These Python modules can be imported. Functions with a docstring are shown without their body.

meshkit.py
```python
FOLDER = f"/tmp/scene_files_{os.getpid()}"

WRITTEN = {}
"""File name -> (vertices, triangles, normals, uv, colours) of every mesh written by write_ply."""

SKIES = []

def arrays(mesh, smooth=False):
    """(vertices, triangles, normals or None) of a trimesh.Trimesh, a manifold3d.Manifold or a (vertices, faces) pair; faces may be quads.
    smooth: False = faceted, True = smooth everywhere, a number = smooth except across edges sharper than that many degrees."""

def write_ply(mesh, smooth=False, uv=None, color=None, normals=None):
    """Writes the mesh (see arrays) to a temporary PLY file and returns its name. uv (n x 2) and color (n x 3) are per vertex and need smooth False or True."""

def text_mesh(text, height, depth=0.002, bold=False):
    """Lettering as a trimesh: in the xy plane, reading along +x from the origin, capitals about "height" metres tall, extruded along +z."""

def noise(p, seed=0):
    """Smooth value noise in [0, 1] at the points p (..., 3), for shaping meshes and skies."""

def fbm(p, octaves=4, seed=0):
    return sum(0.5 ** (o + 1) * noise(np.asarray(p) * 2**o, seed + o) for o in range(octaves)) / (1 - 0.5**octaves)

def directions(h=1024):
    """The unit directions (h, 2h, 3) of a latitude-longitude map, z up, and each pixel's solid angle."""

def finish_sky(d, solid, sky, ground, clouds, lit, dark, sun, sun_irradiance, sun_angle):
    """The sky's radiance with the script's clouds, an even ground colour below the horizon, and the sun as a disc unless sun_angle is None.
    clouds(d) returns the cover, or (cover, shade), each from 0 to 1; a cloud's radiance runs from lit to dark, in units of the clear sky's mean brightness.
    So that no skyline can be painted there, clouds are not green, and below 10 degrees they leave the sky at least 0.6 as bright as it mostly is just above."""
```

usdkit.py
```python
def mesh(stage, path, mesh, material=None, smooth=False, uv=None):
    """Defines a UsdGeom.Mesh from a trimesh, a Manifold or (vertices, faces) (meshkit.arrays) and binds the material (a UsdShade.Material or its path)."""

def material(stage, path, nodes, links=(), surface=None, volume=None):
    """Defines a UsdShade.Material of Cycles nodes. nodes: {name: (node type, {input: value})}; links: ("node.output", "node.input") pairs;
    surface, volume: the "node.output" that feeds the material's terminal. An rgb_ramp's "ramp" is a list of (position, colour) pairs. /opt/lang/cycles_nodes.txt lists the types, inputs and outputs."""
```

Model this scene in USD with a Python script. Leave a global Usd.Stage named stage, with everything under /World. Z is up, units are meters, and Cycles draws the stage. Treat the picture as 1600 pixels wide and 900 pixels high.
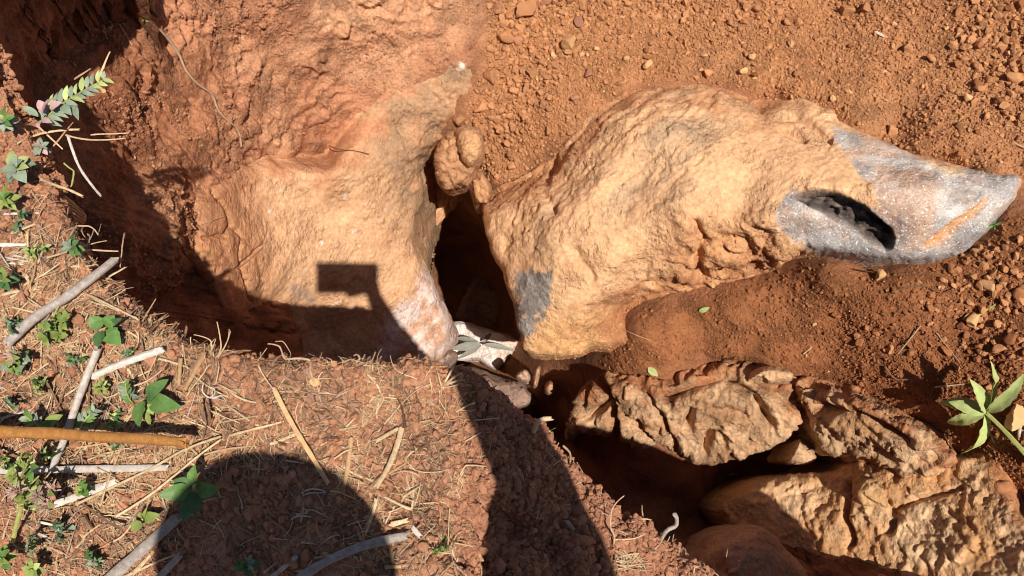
import math, random
import numpy as np, trimesh, shapely, usdkit, meshkit
from pxr import Usd, UsdGeom, UsdLux, UsdShade, Gf, Sdf, Vt
from scipy.interpolate import RBFInterpolator
from scipy.ndimage import map_coordinates, gaussian_filter
from scipy.spatial import Delaunay, cKDTree
from shapely import contains_xy
from shapely.geometry import Polygon, LineString

stage = Usd.Stage.CreateInMemory()
UsdGeom.SetStageUpAxis(stage, 'Z'); UsdGeom.SetStageMetersPerUnit(stage, 1.0)
UsdGeom.Xform.Define(stage, '/World')
stage.SetDefaultPrim(stage.GetPrimAtPath('/World'))
LOOKS = '/World/Looks'
UsdGeom.Scope.Define(stage, LOOKS)

# ------------------------------------------------------------------ camera
# a phone held 0.8 m above the bank, looking 14 degrees forward of straight down
H, TILT, FOC = 0.80, math.radians(14), 1155.0
cam = UsdGeom.Camera.Define(stage, '/World/camera')
cam.CreateHorizontalApertureAttr(36.0); cam.CreateVerticalApertureAttr(36.0*9/16)
cam.CreateFocalLengthAttr(36.0*FOC/1600)
cam.CreateClippingRangeAttr(Gf.Vec2f(0.02, 500))
cx = UsdGeom.Xformable(cam)
cx.AddTranslateOp().Set(Gf.Vec3d(0, 0, H)); cx.AddRotateXOp().Set(math.degrees(TILT))
cam.CreateExposureAttr(EXPO := 0.46)
CAM = np.array([0, 0, H]); FWD = np.array([0, math.sin(TILT), -math.cos(TILT)]); UPV = np.array([0, math.cos(TILT), math.sin(TILT)])

def ray(px, py):
    px = np.asarray(px, float); py = np.asarray(py, float)
    return FWD*FOC + (px-800)[..., None]*np.array([1., 0, 0]) + (450-py)[..., None]*UPV
def pt(px, py, D):
    """the point seen at pixel (px, py) of the 1600 px photograph that lies D metres below the camera's height"""
    r = ray(px, py)
    return CAM + r*(np.asarray(D, float)/-r[..., 2])[..., None]
def proj(p):
    q = np.asarray(p, float) - CAM
    z = q@FWD
    return np.stack([800+FOC*q[..., 0]/z, 450-FOC*(q@UPV)/z], -1)

# ------------------------------------------------------------------ sky and sun
SUN = -ray(514., 436.); SUN = SUN/np.linalg.norm(SUN)
SKY_STRENGTH, SUN_INT = 0.052, 1.2
usdkit.material(stage, LOOKS+'/sky_light', {
    's': ('sky_texture', {'sky_type': 'single_scattering', 'sun_disc': False, 'sun_elevation': math.asin(SUN[2]), 'sun_rotation': math.atan2(SUN[0], SUN[1]), 'aerosol_density': 1.0}),
    'b': ('background_shader', {'strength': SKY_STRENGTH})}, [('s.color', 'b.color')], surface='b.background')
dome = UsdLux.DomeLight.Define(stage, '/World/sky')
UsdShade.MaterialBindingAPI.Apply(dome.GetPrim()).Bind(UsdShade.Material.Get(stage, LOOKS+'/sky_light'))
dome.GetPrim().SetCustomDataByKey('kind', 'structure')
sun = UsdLux.DistantLight.Define(stage, '/World/sun')
sun.CreateIntensityAttr(SUN_INT); sun.CreateAngleAttr(0.5); sun.CreateNormalizeAttr(True); sun.CreateColorAttr(Gf.Vec3f(1.0, 0.95, 0.87))
UsdGeom.Xformable(sun).AddTransformOp().Set(Gf.Matrix4d().SetRotate(Gf.Rotation(Gf.Vec3d(0, 0, 1), Gf.Vec3d(*SUN))))

# ------------------------------------------------------------------ materials
def lin(r, g, b):
    return tuple((c/255/12.92 if c <= 10 else ((c/255+.055)/1.055)**2.4) for c in (r, g, b))

def earth(name, scale=260, var=0.30, bump=0.0025, bscale=330, rough=0.95, fleck=None, fleck_scale=380, fleck_at=0.70, crack=0, spec=0.15, dark=None, streak=None):
    """colour from the mesh's own colours, broken up by fine grain; grain relief by bump"""
    n = {'a': ('attribute', {'attribute': 'col'}), 'g': ('geometry', {}),
         'n1': ('noise_texture', {'scale': scale, 'detail': 6, 'roughness': 0.65}),
         'm1': ('map_range', {'from_min': 0.25, 'from_max': 0.75, 'to_min': 1-var, 'to_max': 1+var}),
         'mul': ('mix_color', {'blend_type': 'multiply', 'fac': 1.0, 'use_clamp': False}),
         'n2': ('noise_texture', {'scale': bscale, 'detail': 5, 'roughness': 0.62}),
         'bu': ('bump', {'distance': bump, 'strength': 1.0}), 'n5': ('noise_texture', {'scale': bscale*.28, 'detail': 4, 'roughness': 0.6}), 'b5': ('bump', {'distance': bump*2.2, 'strength': 0.8}), 'ns': ('noise_texture', {'scale': 16, 'detail': 3}), 'ms': ('map_range', {'from_min': 0.36, 'from_max': 0.64, 'to_min': 0.12, 'to_max': 1.15}),
         'p': ('principled_bsdf', {'roughness': rough, 'specular_ior_level': spec})}
    l = [('g.position', 'n1.vector'), ('n1.fac', 'm1.value'), ('a.color', 'mul.a'), ('m1.result', 'mul.b'), ('n2.fac', 'bu.height'), ('n5.fac', 'b5.height'), ('b5.normal', 'bu.normal'), ('bu.normal', 'p.normal'), ('g.position', 'n5.vector'), ('g.position', 'ns.vector'), ('ns.fac', 'ms.value'), ('ms.result', 'bu.strength'), ('ms.result', 'b5.strength')]
    vec = 'g.position'
    if streak:
        n['mp'] = ('mapping', {'rotation': streak[0], 'scale': streak[1]})
        l += [('g.position', 'mp.vector'), ('mp.vector', 'n2.vector')]
    else:
        l += [('g.position', 'n2.vector')]
    col = 'mul.result'
    if fleck:
        n['n3'] = ('noise_texture', {'scale': fleck_scale, 'detail': 3, 'roughness': 0.7})
        n['m3'] = ('map_range', {'from_min': fleck_at, 'from_max': fleck_at+0.05})
        n['mx'] = ('mix_color', {'b': fleck})
        l += [('g.position', 'n3.vector'), ('n3.fac', 'm3.value'), ('m3.result', 'mx.fac'), (col, 'mx.a')]
        col = 'mx.result'
    if dark:
        n['n4'] = ('noise_texture', {'scale': dark[1], 'detail': 3, 'roughness': 0.7})
        n['m4'] = ('map_range', {'from_min': dark[2], 'from_max': dark[2]+0.05})
        n['my'] = ('mix_color', {'b': dark[0]})
        l += [('g.position', 'n4.vector'), ('n4.fac', 'm4.value'), ('m4.result', 'my.fac'), (col, 'my.a')]
        col = 'my.result'
    if crack:
        n['w'] = ('noise_texture', {'scale': crack*0.8, 'detail': 3})
        n['wm'] = ('vector_math', {'math_type': 'multiply_add', 'vector2': (0.04, 0.04, 0.04)})
        n['v'] = ('voronoi_texture', {'feature': 'distance_to_edge', 'scale': crack})
        n['vm'] = ('map_range', {'from_min': 0.0, 'from_max': 0.05})
        n['bv'] = ('bump', {'distance': 0.003, 'strength': 0.8})
        l += [('g.position', 'w.vector'), ('w.color', 'wm.vector1'), ('g.position', 'wm.vector3'), ('wm.vector', 'v.vector'), ('v.distance', 'vm.value'), ('vm.result', 'bv.height'), ('bv.normal', 'b5.normal')]
    l += [(col, 'p.base_color')]
    return usdkit.material(stage, LOOKS+'/'+name, n, l, surface='p.BSDF')

M = {}
M['soil'] = earth('red_soil', scale=190, var=0.42, bump=0.007, bscale=230, fleck=(0.50, 0.28, 0.14), fleck_scale=300, fleck_at=0.70)
M['rock'] = earth('dusty_rock', scale=120, var=0.34, bump=0.0055, bscale=190, fleck=(0.70, 0.56, 0.40), fleck_scale=190, fleck_at=0.65, streak=((0, 0, math.radians(40)), (1, .4, .7)), spec=0.2, rough=0.9)
M['grey'] = earth('speckled_grey_rock', scale=280, var=0.45, bump=0.0032, bscale=230, fleck=(0.78, 0.73, 0.68), fleck_scale=200, fleck_at=0.60, dark=((0.14, 0.12, 0.11), 330, 0.62), spec=0.3, rough=0.7)
M['slate'] = earth('dark_grey_stone', scale=160, var=0.5, bump=0.006, bscale=170, fleck=(0.42, 0.39, 0.36), fleck_scale=260, fleck_at=0.66, spec=0.3, rough=0.75, streak=((0, 0, math.radians(15)), (1, .45, 1)))
M['dark_rock'] = earth('rough_brown_rock', scale=130, var=0.45, bump=0.007, bscale=190, fleck=(0.62, 0.50, 0.36), fleck_scale=190, fleck_at=0.67)

def plain(name, c1, c2, scale=60, rough=0.8, transl=0.0, bump=0.0, stretch=None, spec=0.3):
    n = {'t': ('texture_coordinate', {}), 'mp': ('mapping', {'scale': stretch or (1, 1, 1)}), 'oi': ('object_info', {}),
         'n': ('noise_texture', {'scale': scale, 'detail': 4, 'roughness': 0.6}),
         'r': ('rgb_ramp', {'ramp': [(0.3, c1), (0.7, c2)]}), 'p': ('principled_bsdf', {'roughness': rough, 'specular_ior_level': spec}),
         'hv': ('math', {'math_type': 'multiply_add', 'value2': 0.35, 'value3': 0.82}),
         'h': ('hsv', {}), 'bu': ('bump', {'distance': max(bump, 1e-5), 'strength': 1.0})}
    l = [('t.object', 'mp.vector'), ('mp.vector', 'n.vector'), ('n.fac', 'r.fac'), ('oi.random', 'hv.value1'), ('hv.value', 'h.value'), ('r.color', 'h.color'), ('h.color', 'p.base_color')]
    if bump:
        l += [('n.fac', 'bu.height'), ('bu.normal', 'p.normal')]
    s = 'p.BSDF'
    if transl:
        n['tr'] = ('translucent_bsdf', {}); n['mc'] = ('mix_closure', {'fac': transl})
        l += [('h.color', 'tr.color'), ('p.BSDF', 'mc.closure1'), ('tr.BSDF', 'mc.closure2')]
        s = 'mc.closure'
    return usdkit.material(stage, LOOKS+'/'+name, n, l, surface=s)

# ------------------------------------------------------------------ prims
used = {}
def numbered(name, parent='/World'):
    k = parent+'/'+name; used[k] = used.get(k, 0)+1
    return k if used[k] == 1 else f'{k}_{used[k]-1:03d}'
def tag(prim, label=None, cat=None, group=None, kind=None):
    for k, v in (('label', label), ('category', cat), ('group', group), ('kind', kind)):
        if v: prim.SetCustomDataByKey(k, v)
    return prim
def obj(name, mesh, m, parent=None, col=None, smooth=False):
    """one Mesh prim; mesh is (vertices, faces)"""
    path = numbered(name, str(parent.GetPath()) if parent else '/World')
    v, f = np.asarray(mesh[0], float), np.asarray(mesh[1], int)
    me = usdkit.mesh(stage, path, (v, f), M[m] if isinstance(m, str) else m, smooth=smooth)
    if col is not None:
        UsdGeom.PrimvarsAPI(me).CreatePrimvar('col', Sdf.ValueTypeNames.Color3fArray, 'vertex').Set(Vt.Vec3fArray.FromNumpy(np.asarray(col, np.float32)))
    return me.GetPrim()
def thing(name, label, cat, group=None, at=(0, 0, 0)):
    x = UsdGeom.Xform.Define(stage, numbered(name))
    x.AddTranslateOp().Set(Gf.Vec3d(*map(float, at)))
    return tag(x.GetPrim(), label, cat, group)

# ------------------------------------------------------------------ mesh helpers
def vnormals(v, f):
    n = np.zeros_like(v); c = np.cross(v[f[:, 1]]-v[f[:, 0]], v[f[:, 2]]-v[f[:, 0]])
    for k in range(3): np.add.at(n, f[:, k], c)
    return n/np.maximum(np.linalg.norm(n, axis=1, keepdims=True), 1e-12)
def sfbm(p, scale, oct=4, seed=0, mat=None):
    q = np.asarray(p)*scale if mat is None else (np.asarray(p)@np.asarray(mat))*scale
    return meshkit.fbm(q+100.0, oct, seed)-0.5
def ridge(p, scale, oct=3, seed=0, mat=None):
    q = (np.asarray(p) if mat is None else np.asarray(p)@np.asarray(mat))*scale+100.0
    out = 0; a = 1.0; t = 0
    for o in range(oct):
        out = out+a*(1-np.abs(2*meshkit.noise(q*2**o, seed+o)-1)); t += a; a *= .5
    return out/t
def facets(p, spacing, seed, tilt=0.6, mat=None):
    """broken-stone relief: every cell of a random division is a tilted plane; returns height in units of spacing"""
    q = np.asarray(p) if mat is None else np.asarray(p)@np.asarray(mat)
    lo, hi = q.min(0)-spacing, q.max(0)+spacing
    r = np.random.default_rng(seed); n = int(np.prod((hi-lo)/spacing))+4
    n = min(n, 60000)
    s = r.uniform(lo, hi, (n, 3)); g = r.normal(0, tilt, (n, 3)); o = r.normal(0, .25, n)
    d, i = cKDTree(s).query(q, k=2)
    h = ((q-s[i[:, 0]])*g[i[:, 0]]).sum(1)/spacing+o[i[:, 0]]
    return h, (d[:, 1]-d[:, 0])/spacing
class Field:
    """depth below the camera's height, from control points (px, py, D)"""
    def __init__(s, ctrl, kernel='linear', smoothing=0.0, box=(-760, -760, 2600, 1700), step=20, blur=0.6, planar=0.0):
        c = np.array(ctrl, float)
        s.x0, s.y0, s.st = box[0], box[1], step
        gx = np.arange(box[0], box[2]+1, step); gy = np.arange(box[1], box[3]+1, step)
        X, Y = np.meshgrid(gx, gy)
        r = RBFInterpolator(c[:, :2]/100, c[:, 2], kernel=kernel, smoothing=smoothing)
        Z = r(np.stack([X.ravel(), Y.ravel()], 1)/100).reshape(X.shape)
        if planar:                                             # flat faces meeting in creases
            from scipy.interpolate import LinearNDInterpolator
            W = LinearNDInterpolator(c[:, :2], c[:, 2])(X, Y); Z = np.where(np.isnan(W), Z, Z*(1-planar)+np.nan_to_num(W)*planar)
        s.g = gaussian_filter(Z, blur, mode='nearest')
    def __call__(s, px, py):
        return map_coordinates(s.g, [(np.asarray(py)-s.y0)/s.st, (np.asarray(px)-s.x0)/s.st], order=3, mode='nearest')
def smoothpoly(poly, n=2, closed=True):
    p = np.array(poly, float)
    for _ in range(n):
        q = np.roll(p, -1, 0) if closed else p[1:]
        a = p if closed else p[:-1]
        p = np.stack([a*.75+q*.25, a*.25+q*.75], 1).reshape(-1, 2)
    return p
def dist(geom, a, b):
    """distance in pixels from (a, b) to a line or an outline, by its closely spaced points"""
    L = geom.length; n = max(2, int(L/1.5)); q = shapely.get_coordinates(shapely.line_interpolate_point(geom, np.linspace(0, L, n)))
    return cKDTree(q).query(np.stack([np.ravel(a), np.ravel(b)], 1))[0]
def scarp(p, scale, seed, mat=None, k=5.0, oct=3, w=.16):
    """broken ledges: gentle rises ending in small cliffs; 0..1"""
    q = (np.asarray(p) if mat is None else np.asarray(p)@np.asarray(mat))*scale+100.0
    t = meshkit.fbm(q, oct, seed)*k; t = t-np.floor(t)
    return np.where(t < 1-w, t/(1-w), (1-t)/w)
def inpoly(poly, px, py, soft=0, wob=0, seed=0):
    """1 inside the outline, 0 outside, with a soft and wobbly border"""
    px, py = np.asarray(px, float), np.asarray(py, float)
    if wob:
        q = np.stack([px/45, py/45, np.zeros_like(px)], -1)
        px = px+(meshkit.fbm(q+50, 4, seed+5)-.5)*2*wob; py = py+(meshkit.fbm(q+90, 4, seed+6)-.5)*2*wob
    P = Polygon(smoothpoly(poly, 1)).buffer(0)
    ins = contains_xy(P, px, py)
    if not soft: return ins.astype(float)
    d = dist(P.boundary if P.boundary.geom_type == 'LineString' else P.convex_hull.boundary, px, py).reshape(px.shape); d = np.where(ins, d, -d)
    return np.clip(.5+d/(2*soft), 0, 1)
def sheet(poly, field, step=3.0, fold=14, drop=0.05, skirt=0.35, inward=0.25, rings=5, seed=0, smooth_edge=1, wob=3.0, merge=(), mw=28, cap=True, under=None):
    """a rock or bank: top surface over the outline, rounded over its edge, sides going down. returns v, f, px (n,2), edge distance, rim flag"""
    rng = np.random.default_rng(seed)
    P0 = Polygon(smoothpoly(poly, smooth_edge)).buffer(0)
    L = P0.exterior.length; n = int(L/step)
    ring = np.array([P0.exterior.interpolate(i*L/n).coords[0] for i in range(n)])
    if wob:
        q = np.stack([ring[:, 0]/22, ring[:, 1]/22, np.full(n, seed*3.7)], -1)
        ring = ring+np.stack([meshkit.fbm(q+20, 3, seed+1)-.5, meshkit.fbm(q+40, 3, seed+2)-.5], -1)*2*wob
    P = Polygon(ring).buffer(0)
    if P.geom_type != 'Polygon': P = max(P.geoms, key=lambda g: g.area)
    ring = np.array(P.exterior.coords)[:-1]
    if not P.exterior.is_ccw: ring = ring[::-1]
    n = len(ring)
    x0, y0, x1, y1 = P.bounds
    X, Y = np.meshgrid(np.arange(x0, x1, step), np.arange(y0, y1, step*.87))
    X[1::2] += step/2
    g = np.stack([X.ravel(), Y.ravel()], 1)+rng.uniform(-.18, .18, (X.size, 2))*step
    g = g[contains_xy(P.buffer(-step*.55), g[:, 0], g[:, 1])]
    a = np.vstack([ring, g]); t = Delaunay(a).simplices
    c = a[t].mean(1); t = t[contains_xy(P, c[:, 0], c[:, 1])]
    e = dist(P.exterior, a[:, 0], a[:, 1])
    D = field(a[:, 0], a[:, 1])
    k = np.clip(e/fold, 0, 1)
    D = D+drop*(1-k)**2.4
    for line, under_, bury in merge:      # where the stone sinks into the soil its border dips just below the soil's surface
        dl = dist(LineString(line), a[:, 0], a[:, 1])
        w_ = np.exp(-(dl/mw)**2)*(e < 4*mw)
        near_ = np.clip(1.5-dl/mw, 0, 1)
        flat = field(a[:, 0], a[:, 1])*(1-w_)+(under_(a[:, 0], a[:, 1])+bury)*w_
        D = D*(1-near_)+flat*near_
    v = pt(a[:, 0], a[:, 1], D)
    # orient triangles towards the camera
    cr = np.cross(v[t[:, 1]]-v[t[:, 0]], v[t[:, 2]]-v[t[:, 0]]); flip = (cr*(CAM-v[t[:, 0]])).sum(1) < 0
    t[flip] = t[flip][:, ::-1]
    # sides
    cen = v[:n].mean(0); out = v[:n]-cen; out[:, 2] = 0; vs, fs, pxs, base = [v], [t], [a], np.arange(n)
    prev = base; tot = len(v)
    tg = np.roll(v[:n], -3, 0)-np.roll(v[:n], 3, 0); tg[:, 2] = 0
    nor = np.stack([tg[:, 1], -tg[:, 0], 0*tg[:, 0]], 1); nor /= np.maximum(np.linalg.norm(nor, axis=1, keepdims=True), 1e-9)
    if (nor*out).sum() < 0: nor = -nor
    for _ in range(40): nor = (np.roll(nor, 1, 0)+nor+np.roll(nor, -1, 0))/3
    for r in range(1, rings+1):
        s = r/rings
        w = v[:n]-(out*inward*s**1.5 if under is None else nor*under*s**.8); w[:, 2] = v[:n, 2]-skirt*s
        idx = np.arange(tot, tot+n); tot += n
        A, B, C2, D2 = prev, np.roll(prev, -1), np.roll(idx, -1), idx
        fs += [np.stack([A, C2, B], 1), np.stack([A, D2, C2], 1)]
        vs.append(w); pxs.append(ring); prev = idx
    if cap:
        vs.append((v[:n].mean(0)-[0, 0, skirt])[None]); pxs.append(ring.mean(0)[None])
        fs.append(np.stack([prev, np.full(n, tot), np.roll(prev, -1)], 1))
    v, f, px = np.vstack(vs), np.vstack(fs), np.vstack(pxs)
    m = trimesh.Trimesh(v, f, process=False)
    e2 = np.concatenate([e, np.zeros(len(v)-len(e))])
    # skirts must face outwards
    sk = f[len(t):]; cr = np.cross(v[sk[:, 1]]-v[sk[:, 0]], v[sk[:, 2]]-v[sk[:, 0]])
    o = v[sk].mean(1)-(cen-[0, 0, skirt*.5])
    if ((cr*o).sum(1)).mean() < 0: f[len(t):] = sk[:, ::-1]
    return v, f, px, e2, len(a)
def displace(v, f, h):
    return v+vnormals(v, f)*np.asarray(h)[:, None]
def lerp(a, b, t):
    t = np.asarray(t)[..., None]
    return np.asarray(a)*(1-t)+np.asarray(b)*t
def jitter_col(c, p, amt=.12, scale=14, seed=0):
    return c*(1+amt*2*sfbm(p, scale, 4, seed))[:, None]
SURF = {}
def keep(name, v, ntop=None):
    w = v if ntop is None else v[:ntop]
    SURF[name] = (cKDTree(proj(w)), w)
def on(name, px, py, lift=0.0):
    """the point of a built surface seen at a pixel"""
    t, w = SURF[name]
    d, i = t.query([px, py], k=4)
    p = w[i]; D = (H-p[:, 2])[d < d[0]+5].mean()
    return pt(px, py, D-lift)
# ------------------------------------------------------------------ the ground of the pit
G = [(-700,-700,.78),(0,-700,.8),(800,-700,.85),(1600,-700,.82),(2500,-700,.78),(2550,0,.78),(2550,800,.78),(2550,1600,.78),(-700,0,.78),(-700,800,.78),(-700,1600,.8),(0,1600,.9),(800,1600,.9),(1600,1600,.85),
 (-300,-250,.9),(0,-250,1.0),(200,-220,1.15),(500,-250,1.12),(800,-250,1.3),(1200,-250,1.25),(1600,-250,1.12),(1900,-200,1.02),(2100,100,1.0),(2100,500,1.02),(2100,900,1.05),
 (0,0,.93),(120,0,1.02),(250,0,1.13),(450,0,1.28),(650,0,1.43),(780,0,1.52),(900,0,1.52),(1050,0,1.5),(1300,0,1.42),(1600,0,1.26),(1850,0,1.13),
 (0,120,.93),(60,150,.96),(150,120,1.03),(230,150,1.15),(150,200,1.04),(130,320,1.02),(0,300,.95),(230,250,1.17),(230,350,1.14),(300,200,1.27),(300,400,1.32),(400,120,1.4),(420,230,1.48),(550,120,1.5),(600,250,1.74),(700,120,1.57),(740,180,1.64),(800,120,1.6),(780,240,1.68),(680,230,1.72),
 (200,480,1.12),(300,520,1.6),(400,560,2.0),(540,600,2.35),(650,620,2.4),(400,400,1.72),(500,350,1.9),(600,400,2.15),(450,490,2.1),
 (690,330,2.3),(700,380,2.6),(740,400,2.7),(760,470,2.65),(760,540,2.42),(720,560,2.4),(845,600,2.02),(880,620,2.12),(800,680,2.4),(880,680,2.25),(720,300,2.1),
 (1000,120,1.5),(1200,150,1.46),(1400,200,1.37),(1600,250,1.26),(1850,250,1.14),(760,300,1.665),(800,268,1.63),(850,245,1.585),(895,198,1.51),(925,158,1.495),(985,128,1.475),(1060,114,1.455),(1130,118,1.43),(1190,140,1.40),(1240,138,1.385),(1295,155,1.365),(1320,182,1.35),(1365,200,1.325),(1432,230,1.295),(1500,246,1.265),(1550,256,1.25),(1610,262,1.235),(900,270,1.62),(1000,200,1.52),(1100,180,1.48),(1250,200,1.42),(1400,260,1.36),(1500,280,1.32),(1200,200,1.44),
 (1000,300,1.65),(1200,300,1.55),(1400,330,1.46),(850,400,1.9),(800,400,2.2),
 (985,505,1.575),(1000,540,1.585),(1040,475,1.55),(1100,462,1.52),(1150,450,1.49),(1205,440,1.46),(1250,415,1.42),(1300,428,1.335),(1400,430,1.31),(1480,425,1.305),(1530,390,1.29),(1570,345,1.255),(1610,310,1.235),(1000,440,1.62),(1150,400,1.6),(1350,380,1.45),(1500,350,1.36),(950,530,1.66),(1100,520,1.58),(1300,500,1.46),(1500,520,1.35),(1650,550,1.26),(1000,575,1.64),(1060,560,1.605),(1200,560,1.55),(1400,600,1.45),(1550,720,1.36),(1650,750,1.27),(1850,600,1.14),(1850,900,1.14),
 (910,640,1.9),(930,660,1.80),(1000,700,1.76),(1060,730,1.78),(900,720,2.1),(1000,780,1.92),(1080,760,1.86),(1100,800,1.98),(1150,760,2.1),(1250,740,1.95),(1000,830,1.85),(1050,900,1.75),(1150,900,1.6),(1300,720,1.75),
 (1250,850,1.78),(1400,850,1.66),(1600,900,1.48),(1600,1100,1.3),(1300,1050,1.5),(1000,1050,1.5),(700,1000,1.6),(300,900,1.5),(0,700,1.3),(0,450,1.18),(-250,400,1.0),(-250,900,1.0),(700,750,1.9),(600,700,1.9)]
gf = Field(G)
def axis(lo, hi, a, b, step):
    l = [a]; s = step
    while l[-1] > lo: s *= 1.12; l.append(l[-1]-s)
    r = [b]; s = step
    while r[-1] < hi: s *= 1.12; r.append(r[-1]+s)
    return np.concatenate([l[::-1], np.arange(a+step, b, step), r])
ax, ay = axis(-690, 2500, -30, 1630, 2.6), axis(-690, 1600, -30, 930, 2.6)
X, Y = np.meshgrid(ax, ay)
gp = np.stack([X.ravel(), Y.ravel()], 1)
gv = pt(gp[:, 0], gp[:, 1], gf(gp[:, 0], gp[:, 1]))
ny, nx = X.shape
I = np.arange(nx*ny).reshape(ny, nx)
a, b, c, d = I[:-1, :-1].ravel(), I[:-1, 1:].ravel(), I[1:, 1:].ravel(), I[1:, :-1].ravel()
gfaces = np.vstack([np.stack([a, d, c], 1), np.stack([a, c, b], 1)])
px, py = gp[:, 0], gp[:, 1]
WALL = [(-300,-300),(640,-300),(760,-40),(770,40),(700,110),(650,170),(560,230),(450,260),(340,290),(280,420),(330,560),(150,560),(-300,500)]
LOOSE = [(780,-300),(2500,-300),(2500,420),(1600,290),(1400,240),(1200,140),(1000,120),(900,200),(800,290),(740,260),(730,170),(770,90)]
LOWER = [(960,500),(1100,455),(1250,410),(1420,425),(1530,390),(1600,320),(2500,300),(2500,1100),(1600,800),(1500,720),(1400,640),(1250,590),(1130,560),(1000,590),(930,600)]
REDF = [(880,690),(930,640),(1060,700),(1200,720),(1330,700),(1330,800),(1150,860),(1050,930),(900,800)]
wall = inpoly(WALL, px, py, 25, 14, 1); loose = inpoly(LOOSE, px, py, 20, 8, 2); lower = inpoly(LOWER, px, py, 18, 8, 3); redf = inpoly(REDF, px, py, 18, 5, 4)
CLODDY = [((830,60),(120,110),1.0),((790,170),(70,120),1.0),((1560,60),(120,110),1.0),((1010,20),(200,50),.5),((1180,20),(120,60),.6),((1550,440),(130,90),.7),((1330,30),(60,40),.5),((1500,560),(150,100),.45),((1290,520),(120,60),.35),((1590,640),(60,120),.7)]
def cloddy(px, py):
    w = 0
    for (a, b), (sx, sy), k in CLODDY: w = np.maximum(w, k*np.exp(-((px-a)/sx)**2-((py-b)/sy)**2))
    return w
cl = cloddy(px, py)
h = 0.030*sfbm(gv, 6, 4, 11)*(.4+wall*.9+loose*.5)
h += loose*(0.010*sfbm(gv, 30, 3, 12)+0.006*sfbm(gv, 110, 3, 13)+cl*0.022*np.abs(sfbm(gv, 45, 3, 14)))
h += lower*(0.022*sfbm(gv, 18, 4, 15)+0.006*sfbm(gv, 90, 3, 16)+0.006*cl*np.abs(sfbm(gv, 60, 3, 14)))
fc, ed = facets(gv+0.012*np.stack([sfbm(gv, 25, 3, 31), sfbm(gv, 25, 3, 32), sfbm(gv, 25, 3, 33)], 1), 0.034, 5, .35)
fc2, ed2 = facets(gv+0.006*np.stack([sfbm(gv, 60, 3, 34), sfbm(gv, 60, 3, 35), sfbm(gv, 60, 3, 36)], 1), 0.012, 6, .5)
patch = np.clip(sfbm(gv, 7, 3, 40)*4+.6, 0, 1)
h += wall*patch*(np.clip(fc, -1, 1)*0.0035-0.0035*np.exp(-(ed/.05)**2)+0.0012*np.clip(fc2, -1, 1))+wall*(0.018*sfbm(gv, 16, 3, 17)+0.006*sfbm(gv, 110, 3, 18)+(.012*scarp(gv, 11, 19, None, 5)+.006*scarp(gv, 32, 20, None, 5))*patch)
STRIA = [(150,90),(330,60),(330,300),(290,520),(180,470),(120,250)]
stria = inpoly(STRIA, px, py, 30, 10, 7)
h += stria*0.022*(ridge(gv, 55, 3, 21, np.diag([1, 1, .16]))-.6)
h += redf*0.03*sfbm(gv, 9, 3, 22)
gv = displace(gv, gfaces, h)
C_LOOSE, C_WALL, C_LOWER, C_RED, C_DEEP = (.37,.165,.072), (.42,.19,.10), (.255,.098,.040), (.26,.105,.055), (.23,.10,.05)  # C_RED: trench soil, darkened so its shade is in the colour
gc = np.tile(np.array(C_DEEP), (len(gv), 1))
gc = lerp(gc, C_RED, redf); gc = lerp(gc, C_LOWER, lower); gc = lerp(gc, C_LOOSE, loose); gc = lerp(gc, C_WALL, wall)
tan = np.clip(sfbm(gv, 5, 4, 51)*5, 0, 1)
gc = lerp(gc, (.56,.31,.17), wall*tan*.7)
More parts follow.
